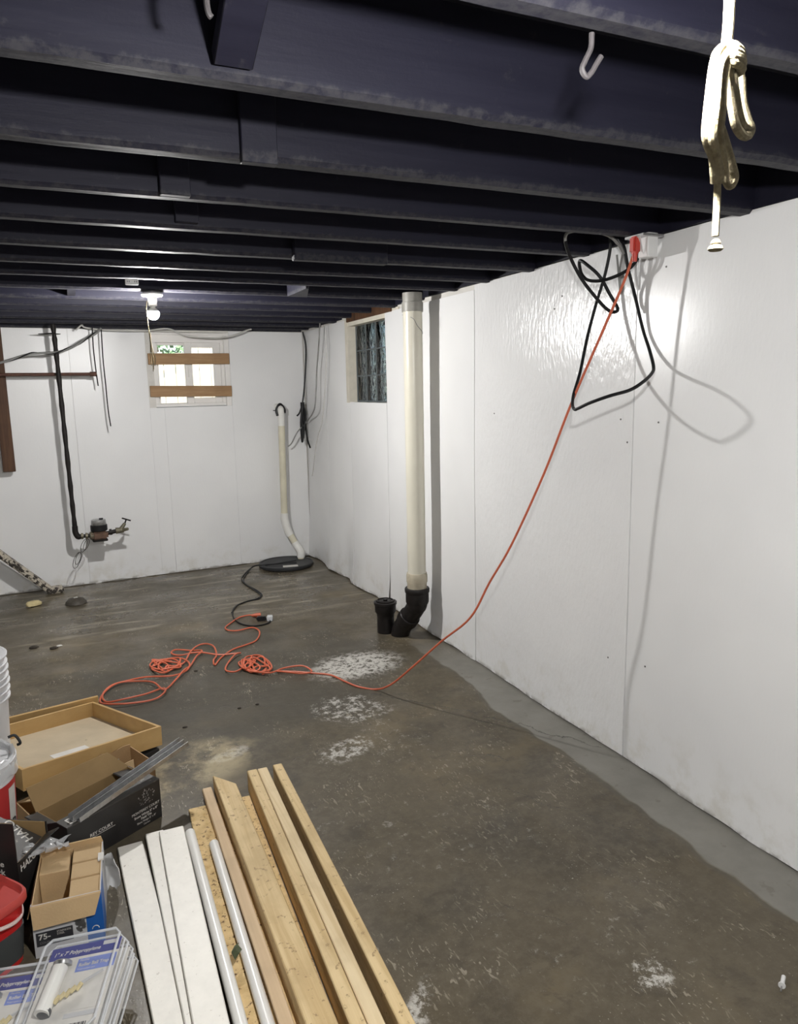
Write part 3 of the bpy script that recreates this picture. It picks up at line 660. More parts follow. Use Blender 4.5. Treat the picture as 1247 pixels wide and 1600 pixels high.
# black pump cord on the floor, ending in a plug
pc = [(1.773, 6.248, 0.042), (1.595, 6.276, 0.042), (1.452, 6.305, 0.042)] + [(1.399, 6.355, 0.02)] + [(1.299, 6.214, 0.006), (1.226, 6.028, 0.006), (1.222, 5.835, 0.006), (1.258, 5.631, 0.006), (1.264, 5.476, 0.006), (1.209, 5.388, 0.006), (1.108, 5.343, 0.006), (1.018, 5.269, 0.006), (0.964, 5.128, 0.006), (0.944, 4.967, 0.006), (0.96, 4.842, 0.006), (1.017, 4.755, 0.006), (1.096, 4.747, 0.006), (1.149, 4.782, 0.006), (1.158, 4.842, 0.006), (1.141, 4.881, 0.006)]
t = thing('pump_cord', 'black pump power cord winding from the sump lid across the floor', 'cord', pc[8])
MB().tube(smooth_path(pc, 6), .0055, 8).build('cord', M_CABLE_BLACK, t, True)
MB().tube(smooth_path([Vector(p) + Vector((.018 * math.sin(i * 1.1), .014 * math.cos(i * 1.7), .001)) for i, p in enumerate(pc[3:13])], 6), .005, 8).build('cord', M_CABLE_BLACK, t, True)
pl = Vector((1.126, 4.846, 0.02))
MB().box((0, 0, 0), (.065, .035, .028), Matrix.Translation(pl + Vector((-.02, .0, 0))) @ Matrix.Rotation(-.35, 4, 'Z')).build('plug', M_CABLE_BLACK, t, True, bevel=.006, seg=2)
MB().box((0, 0, 0), (.040, .045, .034), Matrix.Translation(pl + Vector((.035, -.02, 0))) @ Matrix.Rotation(-.35, 4, 'Z')).build('tap_cover', M_CLEAR_EDGE, t, True, bevel=.004)

# ================================================================ orange extension cord
c8 = [(1.092, 4.933, 0.007), (1.064, 4.997, 0.007), (0.986, 4.983, 0.007), (0.906, 4.89, 0.007), (0.85, 4.806, 0.007), (0.858, 4.731, 0.007), (0.917, 4.7, 0.007), (1.008, 4.718, 0.007), (1.037, 4.643, 0.007), (1.019, 4.546, 0.007), (0.967, 4.442, 0.007), (0.889, 4.395, 0.007), (0.806, 4.354, 0.007), (0.714, 4.245, 0.007), (0.66, 4.145, 0.007), (0.663, 4.206, 0.007), (0.697, 4.297, 0.007), (0.705, 4.429, 0.007), (0.672, 4.527, 0.007), (0.618, 4.508, 0.007), (0.557, 4.392, 0.007), (0.504, 4.267, 0.007), (0.441, 4.197, 0.007), (0.362, 4.19, 0.007), (0.313, 4.275, 0.007), (0.335, 4.263, 0.007), (0.378, 4.308, 0.007), (0.391, 4.348, 0.007), (0.447, 4.324, 0.007), (0.482, 4.236, 0.007), (0.433, 4.224, 0.007), (0.404, 4.229, 0.007), (0.369, 4.205, 0.007), (0.313, 4.277, 0.007), (0.349, 4.358, 0.007), (0.403, 4.325, 0.007), (0.418, 4.29, 0.007), (0.469, 4.254, 0.007), (0.468, 4.192, 0.007), (0.398, 4.191, 0.007), (0.376, 4.222, 0.007), (0.356, 4.281, 0.007), (0.334, 4.371, 0.007), (0.393, 4.358, 0.007), (0.434, 4.292, 0.007), (0.334, 4.355, 0.007), (0.41, 4.371, 0.007), (0.485, 4.32, 0.007), (0.459, 4.228, 0.007), (0.383, 4.147, 0.007), (0.34, 4.162, 0.007), (0.32, 4.259, 0.007), (0.364, 4.327, 0.007), (0.408, 4.246, 0.007), (0.391, 4.163, 0.007), (0.353, 4.222, 0.007), (0.393, 4.346, 0.007), (0.488, 4.348, 0.007), (0.524, 4.216, 0.007), (0.497, 4.128, 0.007), (0.412, 4.075, 0.007), (0.277, 4.106, 0.007), (0.167, 4.125, 0.007), (0.091, 4.074, 0.007), (0.044, 3.967, 0.007), (0.058, 3.878, 0.007), (0.147, 3.849, 0.007), (0.255, 3.88, 0.007), (0.342, 3.925, 0.007), (0.345, 3.848, 0.007), (0.288, 3.797, 0.007), (0.177, 3.789, 0.007), (0.066, 3.82, 0.007), (0.027, 3.903, 0.007), (0.058, 4.004, 0.007), (0.128, 4.098, 0.007), (0.226, 4.095, 0.007), (0.304, 4.008, 0.007), (0.346, 3.895, 0.007), (0.415, 3.999, 0.007), (0.483, 4.116, 0.007), (0.527, 4.193, 0.007), (0.58, 4.314, 0.007), (0.627, 4.391, 0.007), (0.573, 4.451, 0.007), (0.486, 4.483, 0.007), (0.453, 4.446, 0.007), (0.495, 4.397, 0.007), (0.602, 4.368, 0.007), (0.715, 4.288, 0.007), (0.83, 4.26, 0.007), (0.794, 4.225, 0.007), (0.723, 4.113, 0.007), (0.698, 4.005, 0.007), (0.745, 3.962, 0.007), (0.811, 4.047, 0.007), (0.879, 4.129, 0.007), (0.914, 4.043, 0.007), (0.934, 3.944, 0.007), (0.888, 3.881, 0.007), (0.834, 3.936, 0.007), (0.806, 4.042, 0.007), (0.845, 4.155, 0.007), (0.917, 4.17, 0.007), (0.947, 4.06, 0.007), (0.939, 3.921, 0.007), (0.873, 3.877, 0.007), (0.908, 3.922, 0.007), (0.865, 3.896, 0.007), (0.829, 3.986, 0.007), (0.841, 4.026, 0.007), (0.851, 4.08, 0.007), (0.889, 4.176, 0.007), (0.938, 4.116, 0.007), (0.919, 4.005, 0.007), (0.887, 3.972, 0.007), (0.865, 3.93, 0.007), (0.818, 3.942, 0.007), (0.81, 4.024, 0.007), (0.857, 4.073, 0.007), (0.896, 4.121, 0.007), (0.932, 4.111, 0.007), (0.943, 4.001, 0.007), (0.907, 3.97, 0.007), (0.864, 3.98, 0.007), (0.825, 3.951, 0.007), (0.804, 4.026, 0.007), (0.838, 4.127, 0.007), (0.886, 4.097, 0.007), (0.801, 3.972, 0.007), (0.79, 4.107, 0.007), (0.853, 4.109, 0.007), (0.882, 3.97, 0.007), (0.85, 3.939, 0.007), (0.85, 4.068, 0.007), (0.815, 4.128, 0.007), (0.799, 3.993, 0.007), (0.862, 3.886, 0.007), (0.923, 3.863, 0.007), (1.01, 3.905, 0.007), (1.103, 3.865, 0.007), (1.134, 3.785, 0.007), (1.074, 3.77, 0.007), (0.983, 3.832, 0.007), (0.962, 3.878, 0.007), (1.051, 3.828, 0.007), (1.14, 3.759, 0.007), (1.214, 3.691, 0.007), (1.254, 3.57, 0.007)]
for i in range(len(c8)):
    if 14 < i < len(c8) - 4: c8[i] = (c8[i][0], c8[i][1], .008 + .012 * (1 + math.sin(i * 2.3)) * .5)
up = [(1.294, 3.472, 0.006), (1.367, 3.397, 0.006)] + [(1.4, 3.267, 0.078), (1.455, 3.124, 0.212), (1.53, 2.956, 0.386), (1.595, 2.794, 0.539), (1.65, 2.717, 0.716)] + [(1.694, 2.607, .907), (1.762, 2.476, 1.219), (1.81, 2.367, 1.505), (1.871, 2.255, 1.79), (1.901, 2.191, 1.945), (1.914, 2.161, 2.035)]
up = [(x, y, max(z, .006)) for x, y, z in up]
ec = thing('extension_cord', 'orange extension cord tangled on the floor and rising to the ceiling corner', 'cord', (c8[60][0], c8[60][1], 0))
MB().tube(smooth_path(c8 + up, 6), .0050, 8).build('cord', M_ORANGE, ec, True)
cs = Vector(c8[0]); 
MB().tube([cs + Vector((-.03, .01, .012)), cs + Vector((.0, 0, .014)), cs + Vector((.03, -.006, .014))], [.009, .014, .015], 10).build('socket_end', M_ORANGE, ec, True)
tp = Vector((1.916, 2.157, 2.055))
MB().box((0, 0, .012), (.032, .03, .058), Matrix.Translation(tp)).build('plug', M_REDPLUG, ec, True, bevel=.006, seg=2)
MB().tube([tp + Vector((0, 0, -.045)), tp + Vector((0, 0, -.01))], [.008, .012], 10).build('strain_relief', M_REDPLUG, ec, True)

# junction box and cables in the upper corner
jb = thing('junction_box', 'small white junction box under the joists above the orange cord', 'box', (1.97, 2.15, 2.06))
MB().bb((-.02, -.022, -.035), (.028, .030, .05)).build('body', M_WHITEPLASTIC, jb, bevel=.004)
MB().bb((-.055, -.035, .034), (.04, .06, .042)).build('bracket', M_STEEL, jb)
MB().add([(-.055, -.02, .034), (-.05, .02, .034), (-.02, .0, -.02), (-.056, -.02, .03), (-.051, .02, .03), (-.021, .0, -.024)], [(0, 1, 2), (5, 4, 3), (0, 2, 5, 3), (2, 1, 4, 5), (1, 0, 3, 4)]).build('corner_tab', M_WHITEPLASTIC, jb)
A = [(1.96, 2.295, 2.116), (1.965, 2.27, 2.079), (1.985, 2.267, 2.004), (2.005, 2.25, 1.909), (2.018, 2.215, 1.781), (2.012, 2.168, 1.698), (1.99, 2.121, 1.638), (1.958, 2.093, 1.613), (1.885, 2.055, 1.583), (1.827, 2.059, 1.554), (1.778, 2.105, 1.535), (1.75, 2.179, 1.51), (1.742, 2.237, 1.489), (1.745, 2.262, 1.485), (1.768, 2.305, 1.5), (1.811, 2.355, 1.541), (1.873, 2.398, 1.625), (1.925, 2.425, 1.758), (1.965, 2.425, 1.89), (1.99, 2.406, 2.002), (1.995, 2.386, 2.09), (1.985, 2.373, 2.15)]
one(MB().tube(smooth_path(A, 6), .0062, 8), 'hanging_cable', M_CABLE_BLACK, 'black cable hanging in one long pointed loop against the white wall', 'cable', A[0])
Bc = [(1.985, 2.205, 2.094), (1.98, 2.203, 2.058), (1.975, 2.214, 2.025), (1.96, 2.246, 1.994), (1.94, 2.305, 1.975), (1.92, 2.361, 1.97), (1.9, 2.402, 1.98), (1.89, 2.427, 2.009), (1.88, 2.424, 2.053), (1.89, 2.385, 2.029), (1.92, 2.35, 1.984), (1.96, 2.337, 1.918), (1.975, 2.313, 1.871), (1.97, 2.303, 1.855), (1.96, 2.317, 1.85), (1.94, 2.334, 1.865), (1.91, 2.364, 1.912), (1.87, 2.394, 1.977), (1.83, 2.405, 2.044), (1.79, 2.389, 2.094), (1.775, 2.377, 2.13), (1.78, 2.355, 2.141), (1.82, 2.336, 2.144), (1.86, 2.305, 2.136), (1.9, 2.274, 2.117), (1.94, 2.271, 2.089), (1.965, 2.271, 2.058)]
t = thing('coiled_cable', 'black and grey cable coiled in loose loops just below the ceiling corner', 'cable', Bc[0])
sp_ = smooth_path(Bc, 6)
MB().tube(sp_[:118], .0065, 8).build('black_jacket', M_CABLE_BLACK, t, True)
MB().tube(sp_[117:], .0060, 8).build('grey_jacket', M_CABLE_GREY, t, True)
G = [(1.97, 2.283, 2.067), (1.985, 2.314, 2.004), (1.99, 2.314, 1.931), (1.995, 2.33, 1.985), (1.99, 2.339, 2.067)]
one(MB().tube(smooth_path(G, 6), .004, 7), 'grey_cable', M_CABLE_GREY, 'short grey cable looped close to the wall under the junction box', 'cable', G[0])

# ================================================================ cables in the back right corner
ca = [(2.002, 6.516, 2.09), (2.026, 6.518, 1.938), (2.0, 6.516, 1.624), (1.97, 6.515, 1.441)]
t = thing('cable_bundle', 'black cable hanging in the back corner with a tied bundle at its end', 'cable', ca[0])
MB().tube(smooth_path(ca, 6), .008, 8).build('drop', M_CABLE_BLACK, t, True)
for q in ([(1.973, 6.515, 1.452), (1.947, 6.513, 1.279), (1.952, 6.514, 1.103), (1.967, 6.514, 1.167), (1.977, 6.515, 1.394)], [(1.97, 6.505, 1.452), (1.976, 6.505, 1.307), (1.978, 6.505, 1.208), (1.996, 6.506, 1.336), (1.976, 6.505, 1.441)], [(1.977, 6.525, 1.452), (1.942, 6.523, 1.366), (1.916, 6.522, 1.338)], [(1.983, 6.525, 1.452), (1.994, 6.526, 1.277), (2.006, 6.527, 1.129), (2.033, 6.528, 1.039)], [(1.967, 6.494, 1.441), (1.955, 6.494, 1.308), (1.959, 6.494, 1.128), (1.978, 6.495, 1.278)]):
    MB().tube(smooth_path(q, 6), .0075, 8).build('bundle_strand', M_CABLE_BLACK, t, True)
MB().tube([Vector(ca[3]) + Vector((0, 0, .02)), Vector(ca[3]) - Vector((0, 0, .03))], .018, 10).build('tie', M_CABLE_BLACK, t, True)
cb = [(1.97, 5.92, 2.122), (1.97, 5.977, 1.935), (1.97, 6.055, 1.727), (1.965, 6.078, 1.566), (1.95, 6.106, 1.403)] + [(1.997, 6.476, 1.29), (1.906, 6.491, 1.194), (1.853, 6.508, 1.097), (1.817, 6.516, 1.063)]
one(MB().tube(smooth_path(cb, 6), .006, 8), 'grey_cable', M_CABLE_GREY, 'grey cable drooping from the corner ceiling to the cream discharge pipe', 'cable', cb[0])
cc = [(1.99, 5.851, 2.091), (1.99, 5.85, 1.825), (1.99, 5.936, 1.512), (1.99, 6.03, 1.294), (1.99, 6.193, 1.12), (2.0, 6.348, 0.879), (2.0, 6.398, 0.792)]
one(MB().tube(smooth_path(cc, 6), .004, 7), 'white_cable', M_CABLE_WHITE, 'thin white cable hanging down the right wall beside the corner', 'cable', cc[0])
cd = [(0.121, 6.373, 2.067), (0.17, 6.375, 2.107), (0.196, 6.377, 2.088), (0.364, 6.386, 2.071), (0.63, 6.391, 2.07), (0.811, 6.351, 2.086), (0.933, 6.357, 2.037), (1.054, 6.364, 2.021), (1.209, 6.393, 2.019), (1.34, 6.42, 2.038), (1.476, 6.447, 2.087), (1.522, 6.45, 2.098)]
one(MB().tube(smooth_path(cd, 6), .0065, 8), 'white_cable', M_CABLE_WHITE, 'white cable drooping under the joists across the top of the boarded window', 'cable', cd[0])

# ================================================================ boards across the window
for (pts, lab) in (([(0.657, 6.526, 1.852), (1.338, 6.564, 1.854)], 'upper brown board nailed across the window'), ([(0.655, 6.526, 1.586), (1.344, 6.564, 1.575)], 'lower brown board nailed across the window')):
    p0, p1 = [Vector(p) for p in pts]
    m = MB().bar(p0, p1, .02, .092); b = one(m, 'window_board', M_BOARD, lab, 'board', tuple((p0 + p1) / 2), 'boards across the window', bevel=.002)

# ================================================================ water meter and pipes on the back wall
OFF = .25
wp = [(-0.035, 6.254, 2.075), (-0.038, 6.254, 1.848), (-0.037, 6.254, 1.364), (-0.027, 6.254, 0.864), (-0.018, 6.255, 0.495)]
wp = [Vector((wp[0][0] + (wp[4][0] - wp[0][0]) * i / 4, wp[0][1] + (wp[4][1] - wp[0][1]) * i / 4, p[2])) for i, p in enumerate(wp)]
wp[0].z = 2.10
mt = thing('water_meter', 'water meter on a dark pipe run against the back wall', 'water meter', tuple(wp[4]))
MB().tube(smooth_path(wp, 8), [.017 + .0025 * math.sin(i * 1.9) for i in range(33)], 12).build('riser', M_PIPE_BLACK, mt, True)
MB().lathe([(.008, -.006), (.075, -.004), (.078, .0), (.02, .006)], 20, Matrix.Translation(wp[0] + Vector((-.03, 0, -.07))) @ Matrix.Diagonal((1, .5, 1, 1))).build('hanger', M_PIPE_BLACK, mt, True)
zz = wp[4].z
mA, mB_, mC, mD = [Vector(p) for p in [(-0.011, 6.255, 0.463), (0.092, 6.261, 0.456), (0.203, 6.267, 0.465), (0.296, 6.272, 0.476)]]
MB().tube(smooth_path([wp[4] + Vector((0, 0, .05)), wp[4], wp[4] + (mA - wp[4]) * 1.0 + Vector((.01, 0, -.005)), mA + bu * .03], 5), .022, 12).build('elbow', M_PIPE_BLACK, mt, True)
MB().tube([mA, mB_], .015, 12).build('inlet_pipe', M_PIPE_BLACK, mt, True)
for k in (.30, .62): MB().tube([mA + (mB_ - mA) * k, mA + (mB_ - mA) * (k + .16)], .026, 6).build('coupling_nut', M_BRASS, mt, True)
MB().lathe([(.018, -.02), (.034, -.012), (.034, .012), (.018, .02)], 16, Matrix.Translation(mB_ + bu * .01) @ Matrix.Rotation(R(90), 4, 'Y')).build('union_flange', M_BRASS, mt, True)
mc = (mB_ + mC) / 2 + bu * .01
MB().box((0, 0, -.005), (.125, .10, .075), Matrix.Translation(mc) @ Matrix.Rotation(PHI, 4, 'Z')).build('body', M_BRONZE, mt, True, bevel=.018, seg=2)
MB().box((0, 0, -.045), (.115, .095, .016), Matrix.Translation(mc) @ Matrix.Rotation(PHI, 4, 'Z')).build('bottom_plate', M_PIPE_BLACK, mt, True, bevel=.006)
MB().lathe([(.06, .03), (.064, .034), (.064, .075), (.060, .08)], 24, Matrix.Translation(mc)).build('register_ring', M_CABLE_BLACK, mt, True)
MB().lathe([(.056, .078), (.058, .082), (.054, .118), (.048, .122), (.01, .124)], 24, Matrix.Translation(mc)).build('register_lid', M_STEEL, mt, True)
MB().box((.02, -.02, .128), (.03, .02, .012), Matrix.Translation(mc)).build('lid_hinge', M_CABLE_BLACK, mt, True)
MB().tube([mc + bu * .05 + Vector((0, 0, .0)), mD], .017, 12).build('outlet_pipe', M_PIPE_BLACK, mt, True)
MB().tube([mc + (mD - mc) * .55, mc + (mD - mc) * .68], .026, 6).build('coupling_nut', M_PIPE_BLACK, mt, True)
vv = mD
MB().tube([vv - bu * .015, vv + bu * .045], [.026, .022], 12).build('valve_body', M_BRASS, mt, True)
v2 = vv + bu * .06 + Vector((0, 0, .055))
MB().tube([vv + bu * .02, v2], [.02, .012], 10).build('valve_stem', M_BRASS, mt, True)
MB().tube([v2, v2 + bu * .012 + Vector((0, 0, .03))], .006, 8).build('stem_rod', M_PIPE_BLACK, mt, True)
v3 = v2 + bu * .012 + Vector((0, 0, .03))
MB().tube([v3 - bu * .032 + Vector((0, 0, .014)), v3 + bu * .034 - Vector((0, 0, .014))], .006, 8).build('valve_handle', M_PIPE_BLACK, mt, True)
MB().tube([vv + bu * .03, vv + bu * .075 + bn * .04 - Vector((0, 0, -.012))], [.016, .012], 10).build('drain_spout', M_BRASS, mt, True)
for cxo, ry, ln in ((0.0, .022, .10), (.018, .018, .085), (-.06, .026, .125), (-.05, .018, .095)):
    c0 = mA + bu * (.045 + cxo) + bn * .01 + Vector((0, 0, -.03 - ln / 2 - (.10 if cxo < -.01 else 0)))
    pts = [c0 + bu * (ry * math.cos(q) + .35 * ln / 2 * math.sin(q)) + Vector((0, 0, ln / 2 * math.sin(q))) + bn * .004 * math.sin(3 * q) for q in [i * 2 * math.pi / 14 for i in range(14)]]
    MB().tube(smooth_path(pts, 3, True), .0022, 5, closed=True).build('wire_loop', M_PIPE_BLACK, mt, True)

ph = [Vector(p) for p in [(-0.675, 6.279, 1.732), (0.225, 6.328, 1.729)]]
t = thing('rusty_pipe', 'rust brown horizontal pipe sticking out from behind the brown post', 'pipe', tuple(ph[1]))
MB().tube(ph, .013, 10).build('pipe', M_RUST, t, True); MB().tube([ph[1] - bu * .03, ph[1] + bu * .018], .019, 10).build('end_cap', M_RUST, t, True)
cg = [(-0.66, 6.169, 1.756), (-0.412, 6.183, 1.814), (-0.247, 6.192, 1.869), (-0.152, 6.197, 1.883), (-0.021, 6.205, 1.893), (0.08, 6.22, 1.927), (0.175, 6.246, 1.987), (0.263, 6.28, 2.038), (0.304, 6.303, 2.079)]
t = thing('twisted_cable', 'grey and black twisted cable sagging across the back wall to the brown post', 'cable', cg[-1])
MB().tube(smooth_path(cg, 6), .0085, 8).build('grey_strand', M_CABLE_GREY, t, True)
s_ = smooth_path(cg, 6); MB().tube([p + bn * .009 * math.cos(i * .5) + Vector((0, 0, .009 * math.sin(i * .5))) for i, p in enumerate(s_)], .005, 7).build('black_strand', M_CABLE_BLACK, t, True)
for pts, lab in (([(0.241, 6.319, 2.084), (0.236, 6.319, 1.923), (0.241, 6.319, 1.751), (0.247, 6.32, 1.637)], 'shorter thin black wire hanging by the end of the rusty pipe'), ([(0.306, 6.323, 2.085), (0.3, 6.322, 1.85), (0.303, 6.323, 1.651), (0.305, 6.323, 1.45), (0.314, 6.323, 1.317)], 'longer thin black wire hanging left of the window')):
    one(MB().tube(smooth_path(pts, 6), .005, 6), 'hanging_wire', M_CABLE_BLACK, lab, 'wire', pts[0], 'thin wires on the back wall')

# post and chipped rail at the left
pb = [Vector(p) for p in [(-0.484, 6.379, 0.998), (-0.397, 6.384, 0.992)]]
pw = (pb[1] - pb[0]).length; pm = (pb[0] + pb[1]) / 2
m = MB().bb((-pw / 2, -.022, 0), (pw / 2, .022, HC - pm.z - .004), Matrix.Translation(pm) @ Matrix.Rotation(PHI, 4, 'Z'))
one(m, 'hanging_post', M_BROWNWOOD, 'brown stained board hanging from the ceiling at the left of the back wall', 'post', tuple(pm), bevel=.003)
dg = [Vector(p) for p in [(-0.564, 6.315, 0.368), (-0.271, 6.361, 0.056)]]; dd = (dg[0] - dg[1]).normalized()
t = thing('stair_rail', 'cream diagonal rail with chipped black patches meeting the floor', 'rail', (dg[1].x, dg[1].y, 0))
dg[1] = dg[1] - dd * ((dg[1].z - .028) / dd.z) if dd.z > 0 else dg[1]
MB().bar(dg[1] , dg[1] + dd * 2.0, .05, .095, up=tuple(bn)).build('rail', M_CHIPPED, t, True, bevel=.012, seg=2)
MB().bb((-.03, -.045, 0), (.10, .045, .05), Matrix.Translation((dg[1].x, dg[1].y, .0)) @ Matrix.Rotation(PHI, 4, 'Z')).build('foot', M_CHIPPED, t, True, bevel=.012, seg=2)

# ================================================================ small things on the floor
dr = Vector((-0.06, 5.941, 0.0))
t = thing('floor_drain', 'round dark floor drain cover near the back wall', 'drain', dr)
MB().lathe([(.075, 0), (.078, .006), (.070, .022), (.055, .036), (.03, .044), (.01, .046)], 28).build('cover', M_DRAIN, t); MB().box((.0, .0, .047), (.026, .010, .006), Matrix.Rotation(.4, 4, 'Z')).build('tab', M_PRINT, t)
ck = Vector((-0.353, 6.023, 0.0)); mb = MB(); mb.lathe([(.012, .0), (.028, .006), (.030, .025), (.022, .038), (.006, .042)], 10, Matrix.Translation(ck) @ Matrix.Rotation(.3, 4, 'Z') @ Matrix.Diagonal((1.9, 1, 1, 1)))
for i, p in enumerate(mb.v): mb.v[i] = p + Vector((.006 * math.sin(i * 3.3), .006 * math.cos(i * 2.1), 0))
one(mb, 'foam_chunk', M_CHUNK, 'pale yellow chunk lying near the chipped rail', 'debris', ck)
def clod(px, r, lab, mat=M_DIRT):
    p = Vector(px); mb = MB(); n = 7
    for i, (rr, z) in enumerate(((.6, 0), (1, .25), (.85, .6), (.3, .85))):
        for k in range(n):
            a = 2 * math.pi * k / n; q = rr * r * (1 + .35 * mnoise.noise((p.x * 9 + k, i * 2.1, 1)))
            mb.v.append(p + Vector((q * math.cos(a) * 1.5, q * math.sin(a), z * r)))
    for i in range(3):
        for k in range(n): mb.f.append((i * n + k, i * n + (k + 1) % n, (i + 1) * n + (k + 1) % n, (i + 1) * n + k))
    mb.f += [tuple(reversed(range(n))), tuple(3 * n + k for k in range(n))]
    return one(mb, 'dirt_clod', mat, lab, 'debris', tuple(p), 'bits of dirt on the floor')
for q, r_, lab in (((-0.318, 4.982, 0.0), .020, 'dark dirt clod left of the pale chip, beyond the buckets'), ((-0.203, 4.91, -0.0), .018, 'dark dirt clod touching the pale chip'), ((0.664, 3.505, 0.0), .007, 'small black clod, left of two in front of the orange tangle'),
                   ((0.756, 3.509, 0.0), .007, 'small black clod, right of two in front of the orange tangle'), ((0.384, 3.41, 0.0), .008, 'black clod just right of the wooden drawer'), ((0.545, 4.113, 0.0), .008, 'black clod beside the left orange tangle')):
    clod(q, r_, lab)
clod((-0.17, 4.945, 0.0), .012, 'pale chip on the floor beside a dark clod', M_PRINT)
an = Vector((1.587, 1.138, 0.0))
t = thing('wall_anchor', 'white plastic wall anchor with a nail lying on the floor at lower right', 'anchor', an, yaw=.55)
MB().tube([(0, 0, .006), (.035, 0, .006)], .0055, 10).build('sleeve', M_WHITEPLASTIC, t); MB().tube([(-.004, 0, .008), (.0, 0, .008)], .009, 12).build('flange', M_WHITEPLASTIC, t); MB().tube([(-.022, 0, .006), (-.004, 0, .006)], .0022, 6).build('nail', M_STEEL, t)

# ================================================================ lumber pile
def plank(name, far, near, wd, z0, z1, mat, label, ylow=.62, bevel=.003, cat='board', miter=0.0, group=None):
    f = Vector((far[0], far[1], 0)); n = Vector((near[0], near[1], 0)); d = (n - f).normalized(); n = f + d * ((f.y - ylow) / abs(d.y))
    s = d.cross(Vector((0, 0, 1))).normalized()         # to the left when looking from far to near, i.e. viewer's right is -s
    if s.x > 0: s = -s
    q = [f + s * wd / 2 - d * miter, f - s * wd / 2, n - s * wd / 2, n + s * wd / 2]
    mb = MB(); mb.hexa([p + Vector((0, 0, z0)) for p in q] + [p + Vector((0, 0, z1)) for p in q])
    return one(mb, name, mat, label, cat, (f.x, f.y, z0), group, bevel=bevel)
plank('white_board', (.070, 2.530), (.108, 1.70), .085, .001, .020, M_WHITEBOARD, 'white painted board, leftmost of the pile', group='white boards')
plank('white_board', (.155, 2.545), (.166, 1.665), .062, .021, .034, M_WHITEBOARD, 'narrow white board between two wider white boards', group='white boards')
plank('white_board', (.210, 2.513), (.193, 1.62), .084, .035, .050, M_WHITEBOARD, 'white board lying on top, next to the plastic pipes', group='white boards')
plank('strand_board', (.408, 2.672), (.366, 1.45), .234, .001, .012, M_OSB, 'strand board strip lying under the lumber and pipes')
plank('wood_strip', (.3745, 2.75), (.3635, 1.56), .036, .013, .040, M_LUMBER_PINK, 'thin pinkish wood strip pressed against the square timber')
plank('square_timber', (.435, 2.642), (.428, 1.466), .072, .013, .090, M_LUMBER, 'thick square timber with an angled end', miter=.10, cat='timber')
plank('stud', (.549, 2.716), (.506, 1.43), .039, .001, .090, M_LUMBER, 'stud on edge, left of the touching pair', cat='stud', group='studs in the pile')
plank('stud', (.5895, 2.712), (.5465, 1.425), .039, .001, .090, M_LUMBER_PALE, 'stud on edge, right of the touching pair', cat='stud', group='studs in the pile')
plank('stud', (.652, 2.715), (.612, 1.378), .037, .001, .090, M_LUMBER, 'stud on edge standing alone at the right of the pile', cat='stud', group='studs in the pile')
for (f, n, z, lab, ra) in (((.270, 2.485), (.261, 1.60), .0300, 'white plastic pipe beside the white boards', .0175), ((.336, 2.385), (.323, 1.585), .0290, 'white plastic pipe lying on the strand board', .0165)):
    f = Vector((*f, z)); n = Vector((*n, z)); d = (n - f).normalized(); n = f + d * 1.95
    mb = MB(); u = Vector((1, 0, 0)); k = 20
    for p, rr in ((f + d * .04, ra - .004), (f, ra - .004), (f, ra), (n, ra), (n, ra - .004), (n - d * .04, ra - .004)):
        sd = d.cross(Vector((0, 0, 1))).normalized(); uu = sd.cross(d)
        for j in range(k): a_ = 2 * math.pi * j / k; mb.v.append(p + (sd * math.cos(a_) + uu * math.sin(a_)) * rr)
    for i in range(5):
        for j in range(k): mb.f.append((i * k + j, i * k + (j + 1) % k, (i + 1) * k + (j + 1) % k, (i + 1) * k + j))
    mb.f += [tuple(range(k)), tuple(5 * k + j for j in range(k))]
    one(mb, 'plastic_pipe', M_PVC, lab, 'pipe', tuple(f), 'white plastic pipes in the pile')
lp = Vector((0.3, 1.823, 0.055))
one(MB().add([lp + Vector(v) for v in ((-.012, -.025, 0), (.004, -.012, .008), (.012, .0, .004), (.004, .014, .01), (.010, .03, .002), (-.004, .018, .006), (-.016, .004, .002), (-.006, -.006, .009))] + [lp + Vector(v) - Vector((0, 0, .003)) for v in ((-.012, -.025, 0), (.004, -.012, .008), (.012, .0, .004), (.004, .014, .01), (.010, .03, .002), (-.004, .018, .006), (-.016, .004, .002), (-.006, -.006, .009))],
    [(0, 1, 7), (1, 2, 7), (2, 3, 7), (3, 5, 7), (3, 4, 5), (5, 6, 7), (6, 0, 7), (8, 15, 9), (9, 15, 10), (10, 15, 11), (11, 15, 13), (11, 13, 12), (13, 15, 14), (14, 15, 8)] + [(i, i + 8, (i + 1) % 7 + 8, (i + 1) % 7) for i in range(7)]), 'dry_leaf', M_LEAF, 'dry curled leaf between the pipe and the strand board', 'leaf', lp)

# ================================================================ wooden drawer and board behind it
t = thing('drawer_box', 'empty wooden drawer box tilted on the clutter', 'drawer', (-.14, 3.326, .048), .421, -.10, .073)
W_, D_, H_, th = .583, .633, .084, .014
MB().bb((-W_ / 2 + th, -D_ / 2 + th, .008), (W_ / 2 - th, D_ / 2 - th, .016)).build('bottom', M_DRAWER_FLOOR, t)
MB().bb((-W_ / 2, -D_ / 2, 0), (W_ / 2, -D_ / 2 + th, H_)).build('front_side', M_DRAWER, t, bevel=.0015)
MB().bb((-W_ / 2, D_ / 2 - th, 0), (W_ / 2, D_ / 2, H_)).build('back_side', M_DRAWER, t, bevel=.0015)
MB().bb((-W_ / 2, -D_ / 2 + th, 0), (-W_ / 2 + th, D_ / 2 - th, H_)).build('left_side', M_DRAWER, t, bevel=.0015)
MB().bb((W_ / 2 - th, -D_ / 2 + th, 0), (W_ / 2, D_ / 2 - th, H_)).build('right_side', M_DRAWER, t, bevel=.0015)
